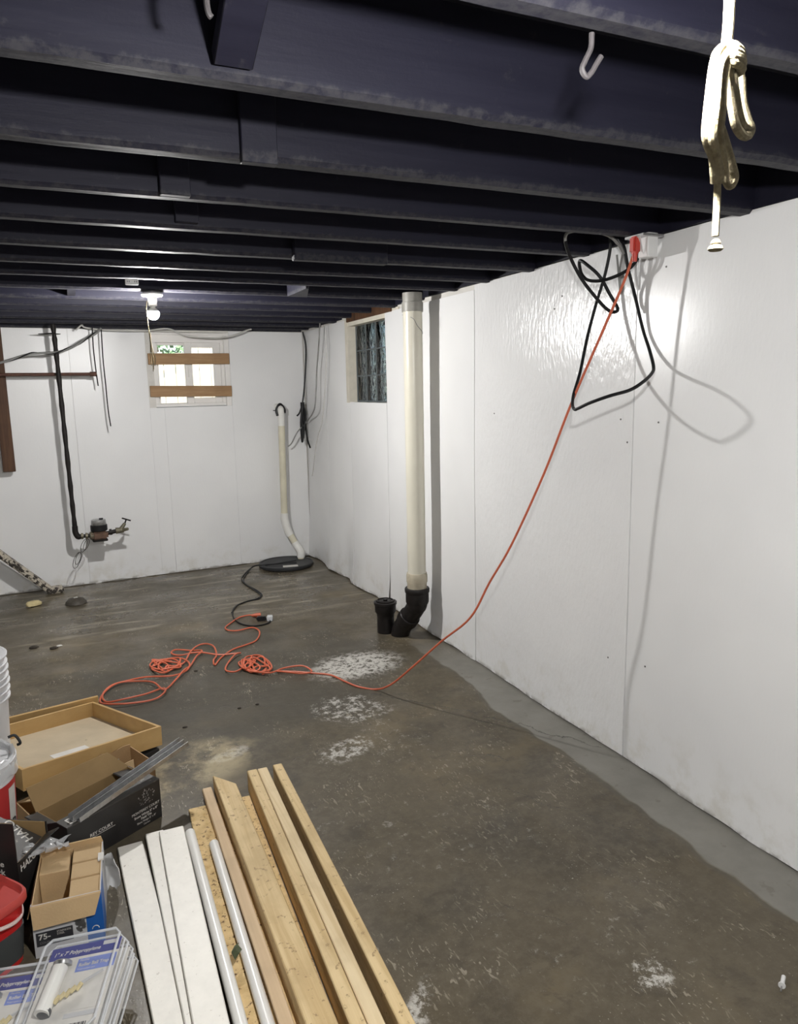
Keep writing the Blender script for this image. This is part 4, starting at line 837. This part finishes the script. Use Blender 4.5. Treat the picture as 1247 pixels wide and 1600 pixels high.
MB().box((-.01, -.110, .0168), (.15, .085, .0012), Matrix.Rotation(-.03, 4, 'Z')).build('paper_label', M_PRINT, t)
p0, p1 = [Vector(p) for p in [(-0.382, 3.675, 0.1), (0.019, 3.752, 0.1)]]
d = (p1 - p0).normalized(); m = MB().bar(p0 - d * .15 - Vector((0, 0, .049)), p1 - Vector((0, 0, .049)), .016, .098)
one(m, 'loose_board', M_DRAWER, 'brown board standing on edge behind the drawer box', 'board', tuple(p1 - Vector((0, 0, .098))), bevel=.0015)

# ================================================================ cartons
def hollow(t, w_, d_, h_, th, outer, inner, sides='FBLR', hs=None, floor_=True):
    hs = hs or {}
    S_ = {'F': ((-w_ / 2, -d_ / 2), (w_ / 2, -d_ / 2), (0, 1)), 'B': ((-w_ / 2, d_ / 2), (w_ / 2, d_ / 2), (0, -1)), 'L': ((-w_ / 2, -d_ / 2), (-w_ / 2, d_ / 2), (1, 0)), 'R': ((w_ / 2, -d_ / 2), (w_ / 2, d_ / 2), (-1, 0))}
    nm = {'F': 'front_side', 'B': 'back_side', 'L': 'left_side', 'R': 'right_side'}
    for k in sides:
        (x0, y0), (x1, y1), (nx, ny) = S_[k]; h0 = hs.get(k, h_)
        a = th * .5
        MB().bb((min(x0, x1 + 0) if ny else min(x0, x0 + nx * a), min(y0, y0 + ny * a) if ny else y0 + .0005, 0), (max(x0, x1) if ny else max(x0, x0 + nx * a), max(y0, y0 + ny * a) if ny else y1 - .0005, h0)).build(nm[k], outer, t)
        b = .0005
        if ny: MB().bb((x0 + th, min(y0 + ny * a, y0 + ny * th), .001), (x1 - th, max(y0 + ny * a, y0 + ny * th), h0 - b)).build(nm[k].replace('side', 'liner'), inner, t)
        else: MB().bb((min(x0 + nx * a, x0 + nx * th), y0 + th, .001), (max(x0 + nx * a, x0 + nx * th), y1 - th, h0 - b)).build(nm[k].replace('side', 'liner'), inner, t)
    if floor_: MB().bb((-w_ / 2 + th, -d_ / 2 + th, .001), (w_ / 2 - th, d_ / 2 - th, .005)).build('bottom', inner, t)

# black tile carton
TB = dict(w=.372, d=.19, h=.150)
yaw_t = .552; loc_t = Vector((.022, 2.618, 0)) + Matrix.Rotation(yaw_t, 4, 'Z') @ Vector((0, -.031 + TB['d'] / 2, 0)); loc_t.z = .001
t = thing('tile_carton', 'black printed tile carton with dusty top lying beside the white boards', 'box', loc_t, yaw_t)
hollow(t, TB['w'], TB['d'], TB['h'], .006, M_BLACKCARD, M_CARD_IN)
w2, d2_, h2 = TB['w'] / 2, TB['d'] / 2, TB['h']
MB().bb((-w2, -d2_, h2 + .0005), (w2, -d2_ + .066, h2 + .004)).build('front_flap', M_DUSTCARD, t)
MB().hexa([(-w2, d2_ - .004, h2), (w2, d2_ - .004, h2), (w2, d2_, h2), (-w2, d2_, h2), (-w2 + .0, d2_ + .045, h2 + .075), (w2 - .05, d2_ + .045, h2 + .065), (w2 - .05, d2_ + .049, h2 + .064), (-w2, d2_ + .049, h2 + .074)]).build('back_flap', M_CARD_IN, t)
MB().hexa([(-w2, -d2_ + .07, h2), (-w2 + .004, -d2_ + .07, h2), (-w2 + .004, d2_ - .01, h2), (-w2, d2_ - .01, h2), (-w2 - .05, -d2_ + .085, h2 + .012), (-w2 - .046, -d2_ + .085, h2 + .014), (-w2 - .046, d2_ - .02, h2 + .014), (-w2 - .05, d2_ - .02, h2 + .012)]).build('left_flap', M_BLACKCARD, t)
MB().hexa([(w2 - .004, -d2_ + .07, h2 - .01), (w2, -d2_ + .07, h2 - .01), (w2, d2_ - .01, h2 - .01), (w2 - .004, d2_ - .01, h2 - .01), (w2 - .08, -d2_ + .08, h2 + .01), (w2 - .076, -d2_ + .08, h2 + .012), (w2 - .076, d2_ - .02, h2 + .012), (w2 - .08, d2_ - .02, h2 + .01)]).build('right_flap', M_BLACKCARD, t)
MB().box((-w2 + .045, -d2_ + .030, h2 + .0045), (.050, .036, .0008)).build('barcode_label', M_PRINT, t)
bc = MB()
for i in range(12): bc.box((-w2 + .025 + i * .0034, -d2_ + .030, h2 + .0052), (.0012 + .0008 * (i % 3), .024, .0006))
bc.build('barcode', M_DARKPRINT, t)
FT = Matrix.Translation((0, -d2_ - .0006, 0)) @ Matrix.Rotation(R(90), 4, 'X')
def T2(x, z, rot=0): return FT @ Matrix.Translation((x, z, 0)) @ Matrix.Rotation(rot, 4, 'Z')
text('lettering', 'REY COURT', .0165, T2(-.108, .076), M_PRINT, t, bold=.0002)
MB().box((-.060, -d2_ - .0006, .071), (.10, .0006, .001)).build('underline', M_PRINT, t)
text('lettering', 'MONTEREY COURT', .0135, T2(.118, .062), M_PRINT, t, 'CENTER')
for i, (s_, sz) in enumerate((('Snow White 8" x 8"', .0125), ('Field Tile', .0125), ('Blanc Neige 8" x 8"', .0105), ('Carreau', .0085))):
    text('lettering', s_, sz, T2(.118, .046 - i * .0125), M_PRINT, t, 'CENTER', bold=.0002 if i < 2 else 0)
gm = MB()
for i in range(46):
    a_ = rnd.uniform(0, 6.28); r_ = .036 * rnd.random() ** .6; x = .122 + r_ * math.cos(a_); z = .108 + r_ * .9 * math.sin(a_); s_ = rnd.uniform(.0012, .004)
    gm.add([(x, -d2_ - .0006, z), (x + s_ * 1.6, -d2_ - .0006, z + s_ * .5), (x + s_, -d2_ - .0006, z + s_ * 1.8)], [(0, 1, 2)])
gm.build('emblem', M_PRINT_GREY, t, smooth=False)

# two galvanised channels lying across the carton
for k, (pp0, pp1, lab) in enumerate((([(-0.106, 2.527, 0.17), (0.301, 2.816, 0.225)], None, 'upper steel channel resting on the tile carton'), ([(-0.086, 2.52, 0.166), (0.315, 2.798, 0.222)], None, 'lower steel channel resting on the tile carton'))):
    a0, a1 = [Vector(p) for p in pp0]; d = (a1 - a0).normalized(); s_ = d.cross(Vector((0, 0, 1))).normalized(); u = s_.cross(d)
    mb = MB(); ww, hh, tt = .0115, .011, .0015
    for o1, o2, wd, ht in ((0, -hh, ww * 2, tt), (-ww, 0, tt, hh * 2), (ww, -hh * .2 if k else 0, tt, hh * 1.6)):
        mb.bar(a0 + s_ * o1 + u * o2, a1 + s_ * o1 + u * o2, wd, ht)
    one(mb, 'steel_channel', M_STEEL, lab, 'channel', tuple(a0), 'steel channels')

# torn brown carton between drawer and tile carton
t = thing('torn_carton', 'open brown cardboard carton with torn flaps in front of the drawer', 'box', (-.055, 2.905, .001), .40)
w2, d2_, h2 = .235, .10, .150
def torn(y, z0, zf, n, name, mat, off=.004):
    def fn(u, v):
        x = -w2 + 2 * w2 * u; zt = zf(u); return (x, y, z0 + (zt - z0) * v), (0, -1, 0)
    MB().sheet(fn, n, 4, off).build(name, mat, t, smooth=False)
torn(-d2_, 0, lambda u: .085 + .010 * math.sin(u * 9) + .012 * u, 24, 'front_side', M_CARD)
torn(d2_, 0, lambda u: .070 + .052 * max(0, min(1, (u - .40) * 3)) + .012 * mnoise.noise((u * 9, 1, 2)), 30, 'back_side', M_CARD)
MB().bb((-w2, -d2_, 0), (-w2 + .004, d2_ - .004, .085)).build('left_side', M_CARD, t); MB().bb((w2 - .004, -d2_, 0), (w2, d2_ - .004, .115)).build('right_side', M_CARD, t)
MB().bb((-w2 + .004, -d2_, .002), (w2 - .004, d2_ - .004, .006)).build('bottom', M_CARD_IN, t)
MB().hexa([(-w2, d2_ - .006, .070), (-.02, d2_ - .006, .078), (-.02, d2_ - .002, .078), (-w2, d2_ - .002, .070), (-w2 + .05, d2_ - .085, .088), (-.06, d2_ - .060, .105), (-.06, d2_ - .057, .109), (-w2 + .05, d2_ - .082, .092)]).build('back_flap', M_CARD_PALE, t)
MB().hexa([(-.22, -d2_ + .05, .04), (.16, -d2_ + .02, .08), (.16, -d2_ + .024, .08), (-.22, -d2_ + .054, .04), (-.20, -d2_ + .065, .095), (.17, -d2_ + .045, .135), (.17, -d2_ + .049, .135), (-.20, -d2_ + .069, .095)]).build('torn_sheet', M_CARD_PALE, t)
MB().hexa([(-.05, -d2_ + .08, .06), (.12, -d2_ + .07, .09), (.12, -d2_ + .075, .09), (-.05, -d2_ + .085, .06), (-.04, -d2_ + .095, .105), (.13, -d2_ + .085, .14), (.13, -d2_ + .089, .14), (-.04, -d2_ + .099, .105)]).build('paper_sheet', M_PRINT_GREY, t)
# low dark slab that props the drawer up
one(MB().box((0, 0, .022), (.40, .12, .044), Matrix.Translation((.035, 3.135, 0)) @ Matrix.Rotation(.42, 4, 'Z')), 'flat_carton', M_BLACKCARD, 'flat black carton under the front of the wooden drawer', 'box', (.035, 3.135, 0), bevel=.002)

# black light carton with lettering
t = thing('light_carton', 'open black carton with HALO lettering behind the red tub', 'box', (-.297, 2.389, .001), R(60))
hw, hd, hh = .08, .10, .335
hollow(t, hw * 2, hd * 2, hh, .006, M_BLACKCARD, M_CARD_IN, hs={'F': .205, 'R': .245, 'B': .25})
MB().hexa([(-hw, -hd, .205), (hw, -hd, .205), (hw, -hd + .003, .206), (-hw, -hd + .003, .206), (-hw, -hd - .010, .213), (hw, -hd - .040, .222), (hw, -hd - .038, .225), (-hw, -hd - .009, .216)]).build('front_flap', M_BLACKCARD, t)
MB().hexa([(-hw + .008, -hd + .012, .19), (hw - .01, -hd + .012, .19), (hw - .01, hd - .02, .27), (-hw + .008, hd - .02, .27), (-hw + .008, -hd + .012, .193), (hw - .01, -hd + .012, .193), (hw - .01, hd - .02, .273), (-hw + .008, hd - .02, .273)]).build('inner_sheet', M_DUSTCARD, t)
FF = lambda x, z, rot=0: Matrix.Translation((x, -hd - .0008, z)) @ Matrix.Rotation(R(90), 4, 'X') @ Matrix.Rotation(rot, 4, 'Z')
text('lettering', 'HALO', .030, FF(-hw + .010, .172), M_PRINT, t, bold=.0006)
SS = lambda a: Matrix.Translation((-hw + .02, a, .154)) @ Matrix.Rotation(R(-22), 4, 'X')
text('lettering', 'HALO', .040, Matrix.Translation((hw - .03, -hd + .030, .2025)) @ Matrix.Rotation(math.atan2(.08, .168), 4, 'X') @ Matrix.Rotation(R(75), 4, 'Z'), M_PRINT, t, bold=.0006)
LL = lambda y, z: Matrix.Translation((-hw - .0008, y, z)) @ Matrix.Rotation(R(-90), 4, 'Z') @ Matrix.Rotation(R(90), 4, 'X')
text('lettering', 'Value', .026, LL(-hd + .100, .195), M_PRINT, t, bold=.0006); text('lettering', 'Pack', .026, LL(-hd + .090, .168), M_PRINT, t, bold=.0006)
def crumple(cx, cy, cz, sx, sy, sz, seed, n=14):
    mb = MB()
    for j in range(n):
        for i in range(n):
            u, v = i / (n - 1) - .5, j / (n - 1) - .5
            q = Vector((u * 6, v * 6, seed)); mb.v.append(Vector((cx + sx * u + .25 * sx * mnoise.noise(q), cy + sy * v + .25 * sy * mnoise.noise(q + Vector((3, 1, 2))), cz + sz * (mnoise.noise(q * .8 + Vector((0, 5, 0))) + .3 * mnoise.noise(q * 2.2)))))
    for j in range(n - 1):
        for i in range(n - 1): a_ = j * n + i; mb.f.append((a_, a_ + 1, a_ + n + 1, a_ + n))
    return mb
fm = Vector((-0.175, 2.341, 0.2))
one(crumple(fm.x, fm.y, fm.z, .12, .05, .03, 3.3), 'plastic_film', M_FILM, 'crumpled clear plastic film hanging out of the black light carton', 'film', fm, angle=80)

# small carton of brown boxes with blue print
t = thing('fitting_carton', 'open carton with blue print packed with small brown boxes', 'box', (-.114, 2.229, .001), -.069)
cw, cd_, chh = .184, .254, .165
hollow(t, cw, cd_, chh, .005, M_LABELGREY, M_CARD_PALE)
w2, d2_ = cw / 2, cd_ / 2
MB().hexa([(-w2, -d2_ - .004, chh - .003), (w2, -d2_ - .004, chh - .003), (w2, -d2_, chh), (-w2, -d2_, chh), (-w2 + .004, -d2_ - .014, chh - .066), (w2 - .02, -d2_ - .014, chh - .062), (w2 - .02, -d2_ - .010, chh - .062), (-w2 + .004, -d2_ - .010, chh - .066)]).build('front_flap', M_CARD_PALE, t)
MB().hexa([(-w2, d2_ - .004, chh), (w2, d2_ - .004, chh), (w2, d2_, chh), (-w2, d2_, chh), (-w2 + .012, d2_ - .008, chh + .016), (w2 - .005, d2_ - .008, chh + .020), (w2 - .005, d2_ - .004, chh + .021), (-w2 + .012, d2_ - .004, chh + .017)]).build('back_flap', M_CARD_PALE, t)
MB().hexa([(-w2, -d2_ + .01, chh), (-w2 + .003, -d2_ + .01, chh), (-w2 + .003, d2_ - .01, chh), (-w2, d2_ - .01, chh), (-w2 - .014, -d2_ + .02, chh - .05), (-w2 - .011, -d2_ + .02, chh - .05), (-w2 - .011, d2_ - .03, chh - .05), (-w2 - .014, d2_ - .03, chh - .05)]).build('left_flap', M_CARD_PALE, t)
MB().bb((w2 - .012, -d2_ + .15, chh - .002), (w2 + .004, -d2_ + .185, chh + .004)).build('tape', M_PRINT, t)
def fp(x0, x1, z0, z1, e=.0006): return MB().bb((x0, -d2_ - e, z0), (x1, -d2_, z1))
fp(w2 - .045, w2, .002, chh - .004).build('blue_panel', M_BLUE, t)
MB().bb((w2, -d2_, .002), (w2 + .0006, -d2_ + .10, chh - .004)).build('blue_panel', M_BLUE, t)
fp(-w2 + .006, .010, .035, .078).build('black_panel', M_DARKPRINT, t)
tf = lambda x, z: Matrix.Translation((x, -d2_ - .0012, z)) @ Matrix.Rotation(R(90), 4, 'X')
text('lettering', '75-', .024, tf(-w2 + .012, .056), M_PRINT, t, bold=.0006); text('lettering', 'STAINLESS\nSTEEL', .008, tf(-.032, .068), M_PRINT, t)
text('lettering', 'COUPLERS', .009, tf(-w2 + .014, .042), M_PRINT_GREY, t)
gm = MB()
for i in range(40):
    x = .02 + rnd.random() * .024; z = .055 + rnd.random() * .04; s_ = rnd.uniform(.003, .006)
    gm.add([(x + s_ * math.cos(k * math.pi / 3), -d2_ - .0007 - i * 1e-5, z + s_ * math.sin(k * math.pi / 3)) for k in range(6)], [tuple(range(6))])
gm.build('product_picture', M_STEEL, t, smooth=False)
ar = MB().tube([(w2 - .022 + .009 * math.cos(a_ * math.pi / 10), -d2_ - .001, .05 + .009 * math.sin(a_ * math.pi / 10)) for a_ in range(11)], .0012, 5); ar.build('arch_mark', M_PRINT, t)
# the small boxes inside
MI = frame((-.114, 2.229, .001), -.069)
sizes = [('back left', -.044, .072, .083, .092, .150), ('back right', .046, .079, .080, .075, .158), ('middle right', .046, .003, .080, .072, .155), ('front right', .046, -.075, .080, .078, .152)]
for nm_, x, y, a_, b_, h_ in sizes:
    o = MB().bb((-a_ / 2, -b_ / 2, 0), (a_ / 2, b_ / 2, h_)).build('small_carton', M_CARD_PALE, bevel=.0015)
    o.matrix_world = MI @ Matrix.Translation((x, y, .006)); tag(o, 'small plain brown carton at the ' + nm_ + ' inside the blue printed carton', 'box', 'small cartons in the open carton')
sb = MI @ Vector((.0, -.06, .09))
one(crumple(sb.x - .006, sb.y, sb.z, .012, .06, .05, 8.1, 8), 'paper_scrap', M_PRINT_GREY, 'crumpled grey paper scrap in the gap of the open carton', 'paper', sb, angle=80)

# white plastic bag beside the carton
bgp = Vector((0.01, 2.296, 0.06))
def bagfn(u, v):
    a_ = u * math.pi * 1.0 - .2; r_ = .035 * (.5 + .5 * math.sin(math.pi * min(1, v * 1.1))) * (1 + .25 * mnoise.noise((u * 5, v * 5, 2)))
    return (bgp.x - .012 + r_ * math.cos(a_) * .8, bgp.y + .02 + 1.6 * r_ * math.sin(a_) - .05 * v, .002 + .15 * v + .012 * mnoise.noise((u * 4, v * 6, 7))), (0, 0, 0)
mb = MB(); n = 16
for j in range(n):
    for i in range(n): mb.v.append(Vector(bagfn(i / (n - 1), j / (n - 1))[0]))
for j in range(n - 1):
    for i in range(n - 1): a_ = j * n + i; mb.f.append((a_, a_ + 1, a_ + n + 1, a_ + n))
one(mb, 'plastic_bag', M_BAG, 'white translucent plastic bag beside the blue printed carton', 'bag', (bgp.x, bgp.y, 0), angle=80)

# red tub
rt = Vector((-.352, 2.135, .001))
t = thing('plastic_tub', 'red rounded square plastic tub with lid and pale handle', 'tub', rt, R(38))
MB().lathe([(.082, 0), (.086, .004), (.097, .185), (.099, .190)], 48, None, 5).build('body', M_REDTUB, t)
MB().lathe([(.0885, .02), (.0955, .115)], 48, None, 5).build('label', M_GREYTUB, t)
MB().lathe([(.098, .185), (.106, .186), (.108, .192), (.108, .208), (.105, .214), (.100, .214), (.096, .202), (.01, .200)], 48, None, 5).build('lid', M_REDLID, t)
hp = [(.107 * math.cos(a_) * 1.06, .107 * math.sin(a_) * 1.06, .160 + .02 * math.cos(2 * (a_ + 2.2))) for a_ in [(-2.6 + i * .22) for i in range(12)]]
MB().tube(smooth_path(hp, 4), .0055, 8).build('handle', M_PINKHANDLE, t)

# buckets
def bucket(name, label, loc, rtop, rbot, h, group=None, lab=False):
    t = thing(name, label, 'bucket', loc, group=group)
    th = .003
    MB().lathe([(rbot, 0), (rtop, h), (rtop - th, h), (rtop - th - .002, h - .01), (rbot - th, .004)], 44).build('body', M_BUCKET, t)
    for z in (h - .004, h - .034, h - .062):
        k = rbot + (rtop - rbot) * z / h
        MB().lathe([(k - .001, z - .008), (k + .008, z - .007), (k + .009, z), (k + .006, z + .003), (k - .001, z + .003)], 44).build('rim_band', M_BUCKET, t)
    return t
b3 = Vector((-0.286, 3.02, 0.626)); bh_ = .36; rt_, rb_ = .150, .130
cxb = b3.x - .157; 
z0s = b3.z - bh_
names = ['bottom', 'middle', 'top']
for k in range(3):
    z = z0s - (2 - k) * .052
    bucket('bucket', 'white bucket, %s of the nested stack at the left edge' % names[k], (cxb, 3.02, max(z, .0) if k else z), rt_, rb_, bh_, 'nested white buckets')
r1 = Vector((-0.266, 2.7, 0.363))
cb_ = (r1.x - .150, 2.70, .001); hb_ = r1.z
t = thing('paint_bucket', 'white pail with red printed label and torn plastic liner', 'bucket', cb_)
rtp, rbt = .147, .128
MB().lathe([(rbt, 0), (rtp, hb_), (rtp - .003, hb_), (rbt - .003, .004)], 48).build('body', M_BUCKET, t)
MB().lathe([(rtp - .001, hb_ - .03), (rtp + .007, hb_ - .028), (rtp + .008, hb_ - .004), (rtp, hb_ + .002), (rtp - .004, hb_ + .002), (rtp - .005, hb_ - .01)], 48).build('rim', M_BUCKET, t)
def wrapbox(a0, a1, z0, z1, r_, name, mat, sl=0.0):
    mb = MB(); n = 18
    for i in range(n + 1):
        a_ = a0 + (a1 - a0) * i / n
        for z in (z0, z1 + sl * (i / n)): k = r_ + (rtp - rbt) * (z / hb_); mb.v.append(Vector((k * math.cos(a_), k * math.sin(a_), z)))
    for i in range(n): mb.f.append((2 * i, 2 * i + 2, 2 * i + 3, 2 * i + 1))
    return mb.build(name, mat, t)
rr0 = rbt + .0012
zt = hb_ - .075
wrapbox(-2.4, -.05, .02, zt, rr0, 'red_label', M_REDPRINT)
wrapbox(-.50, -.18, .10, zt - .02, rr0 + .0008, 'white_panel', M_PRINT)
wrapbox(-.50, -.12, .085, .097, rr0 + .0008, 'orange_stripe', M_ORANGEPRINT)
text('lettering', 'B', .05, None, M_DARKPRINT, t, bold=.001, wrap=(rr0 + .012, -.46, .12))
text('lettering', 'PA', .04, None, M_PRINT, t, bold=.001, wrap=(rr0 + .0085, -.50, .045))
for i, s_ in enumerate(('Interior finish', 'low odour', 'easy clean', 'one coat')):
    text('lettering', s_, .016, None, M_PRINT, t, wrap=(rr0 + .010, -1.35, .12 - i * .022))
lm = MB(); n = 40
for j in range(4):
    for i in range(n):
        a_ = 2 * math.pi * i / n; k = rtp + (.010, .004, -.010, -.02)[j] + .008 * mnoise.noise((math.cos(a_) * 3, math.sin(a_) * 3, j)); z = hb_ + (-.05, .012, .008, -.12)[j] + .016 * mnoise.noise((math.cos(a_) * 4, math.sin(a_) * 4, j + 5))
        lm.v.append(Vector((k * math.cos(a_), k * math.sin(a_), z)))
for j in range(3):
    for i in range(n): lm.f.append((j * n + i, j * n + (i + 1) % n, (j + 1) * n + (i + 1) % n, (j + 1) * n + i))
lm.build('liner', M_FILM, t, angle=80)
kn = Vector(((rtp + .012) * math.cos(.35), (rtp + .012) * math.sin(.35), hb_ + .015))
MB().tube(smooth_path([kn + Vector((-.02, 0, .02)), kn + Vector((0, .004, .022)), kn + Vector((.012, 0, .006)), kn + Vector((.016, -.004, -.008)), kn + Vector((.006, -.004, -.012))], 5), .005, 8).build('handle_wire', M_CABLE_BLACK, t)

# ================================================================ blister packs
def blister(label, loc, yaw, tx, ty, full=True):
    t = thing('blister_pack', label, 'package', loc, yaw, tx, ty, 'clear packages of pipe fittings')
    w2, d2_, h = .100, .122, .034
    MB().bb((-w2 + .006, -d2_ + .006, .0), (w2 - .006, d2_ - .006, .002)).build('card', M_PRINT, t)
    shell = []
    pl_ = [(x, y) for x, y in [(-w2 + .015, -d2_), (w2 - .015, -d2_), (w2, -d2_ + .015), (w2, d2_ - .015), (w2 - .015, d2_), (-w2 + .015, d2_), (-w2, d2_ - .015), (-w2, -d2_ + .015)]]
    MB().prism([(x * .985, y * .985) for x, y in pl_], -.003, h).build('shell', M_CLEAR, t, bevel=.004, seg=2)
    ring = [Vector((x, y, h - .004)) for x, y in pl_]; MB().tube(ring, .0035, 6, closed=True).build('rim', M_CLEAR_EDGE, t)
    ring = [Vector((x * 1.02, y * 1.02, .0)) for x, y in pl_]; MB().tube(ring, .0028, 6, closed=True).build('flange', M_CLEAR_EDGE, t)
    if not full: return t
    def slab(x0, x1, y0, y1, mat, nm, z=.0024): MB().bb((x0, y0, .002), (x1, y1, z)).build(nm, mat, t)
    slab(-w2 + .006, w2 - .006, d2_ - .040, d2_ - .006, M_NAVY, 'header_print')
    TT = lambda x, y: Matrix.Translation((x, y, .0032))
    text('lettering', '1" x 7\' Polypropylene', .0145, TT(-w2 + .016, d2_ - .030), M_PRINT, t, bold=.0002, shear=.2)
    slab(w2 - .054, w2 - .014, d2_ - .020, d2_ - .009, M_LABELGREY, 'price_tag', .0028)
    slab(-.010, w2 - .008, d2_ - .083, d2_ - .048, M_PERI, 'side_print')
    text('lettering', 'Flexible', .008, TT(-.004, d2_ - .056), M_PRINT, t); text('lettering', 'Roller Ball Trap', .0125, TT(-.004, d2_ - .070), M_PRINT, t, bold=.0003)
    text('lettering', 'Polypropylene pipe', .006, TT(-.004, d2_ - .079), M_PRINT, t)
    slab(-.012, w2 - .010, -d2_ + .062, d2_ - .09, M_PRINT, 'picture_panel')
    mb = MB(); mb.tube(smooth_path([(.0, -.01, .0045), (.02, .005, .0045), (.045, .018, .0045), (.07, .03, .0045)]), [.0035] * 19, 6); mb.build('pictured_pipe', M_LABELGREY, t)
    slab(.0, w2 - .020, -d2_ + .045, -d2_ + .056, M_LABELGREY, 'fine_print', .0028)
    slab(-.02, w2 - .012, -d2_ + .010, -d2_ + .038, M_PRINT, 'barcode_panel', .0028)
    bm_ = MB()
    for i in range(14): bm_.bb((.018 + i * .0034, -d2_ + .014, .0028), (.018 + i * .0034 + .001 + .0009 * (i % 3), -d2_ + .030, .0033))
    bm_.build('barcode', M_DARKPRINT, t)
    text('lettering', 'K', .022, TT(-.058, -d2_ + .010), M_REDPRINT, t, bold=.001)
    # the fitting inside
    MB().tube([(-.050, -.066, .018), (-.044, .050, .018)], .0185, 18).build('white_tube', M_PVC, t)
    MB().lathe([(.0225, .0), (.0225, .008), (.019, .011), (.004, .014)], 24, Matrix.Translation((-.0415, .055, .016)) @ Matrix.Rotation(R(-68), 4, 'X')).build('grey_cap', M_STEEL, t)
    MB().lathe([(.018, -.008), (.018, .0), (.010, .004)], 20, Matrix.Translation((-.048, -.064, .016)) @ Matrix.Rotation(R(80), 4, 'X')).build('dark_nut', M_STEEL_DARK, t)
    fb = MB()
    for i in range(5): fb.tube([(-.03 + i * .012, -.04 + i * .006, .012 + .004 * (i % 2)), (-.018 + i * .012, -.028 + i * .006, .018)], .0055, 8)
    fb.build('brass_fittings', M_CHUNK, t)
    return t
bl = (-.11, 1.807, .118)
blister('clear blister pack with a white tube, on top of the package pile', bl, -.409, .264, -.188)
MR = frame(bl, -.409, .264, -.188)
q = MR @ Vector((-.185, -.030, -.028)); blister('clear blister pack at the lower left corner, overlapped by another', tuple(q), -.36, .20, -.10)
q = MR @ Vector((.002, .004, -.042)); blister('clear package directly under the top blister pack', tuple(q), -.43, .24, -.17, False)
q = MR @ Vector((.004, -.002, -.082)); blister('lowest clear package of the pile', (q.x, q.y, q.z), -.40, .22, -.15, False)
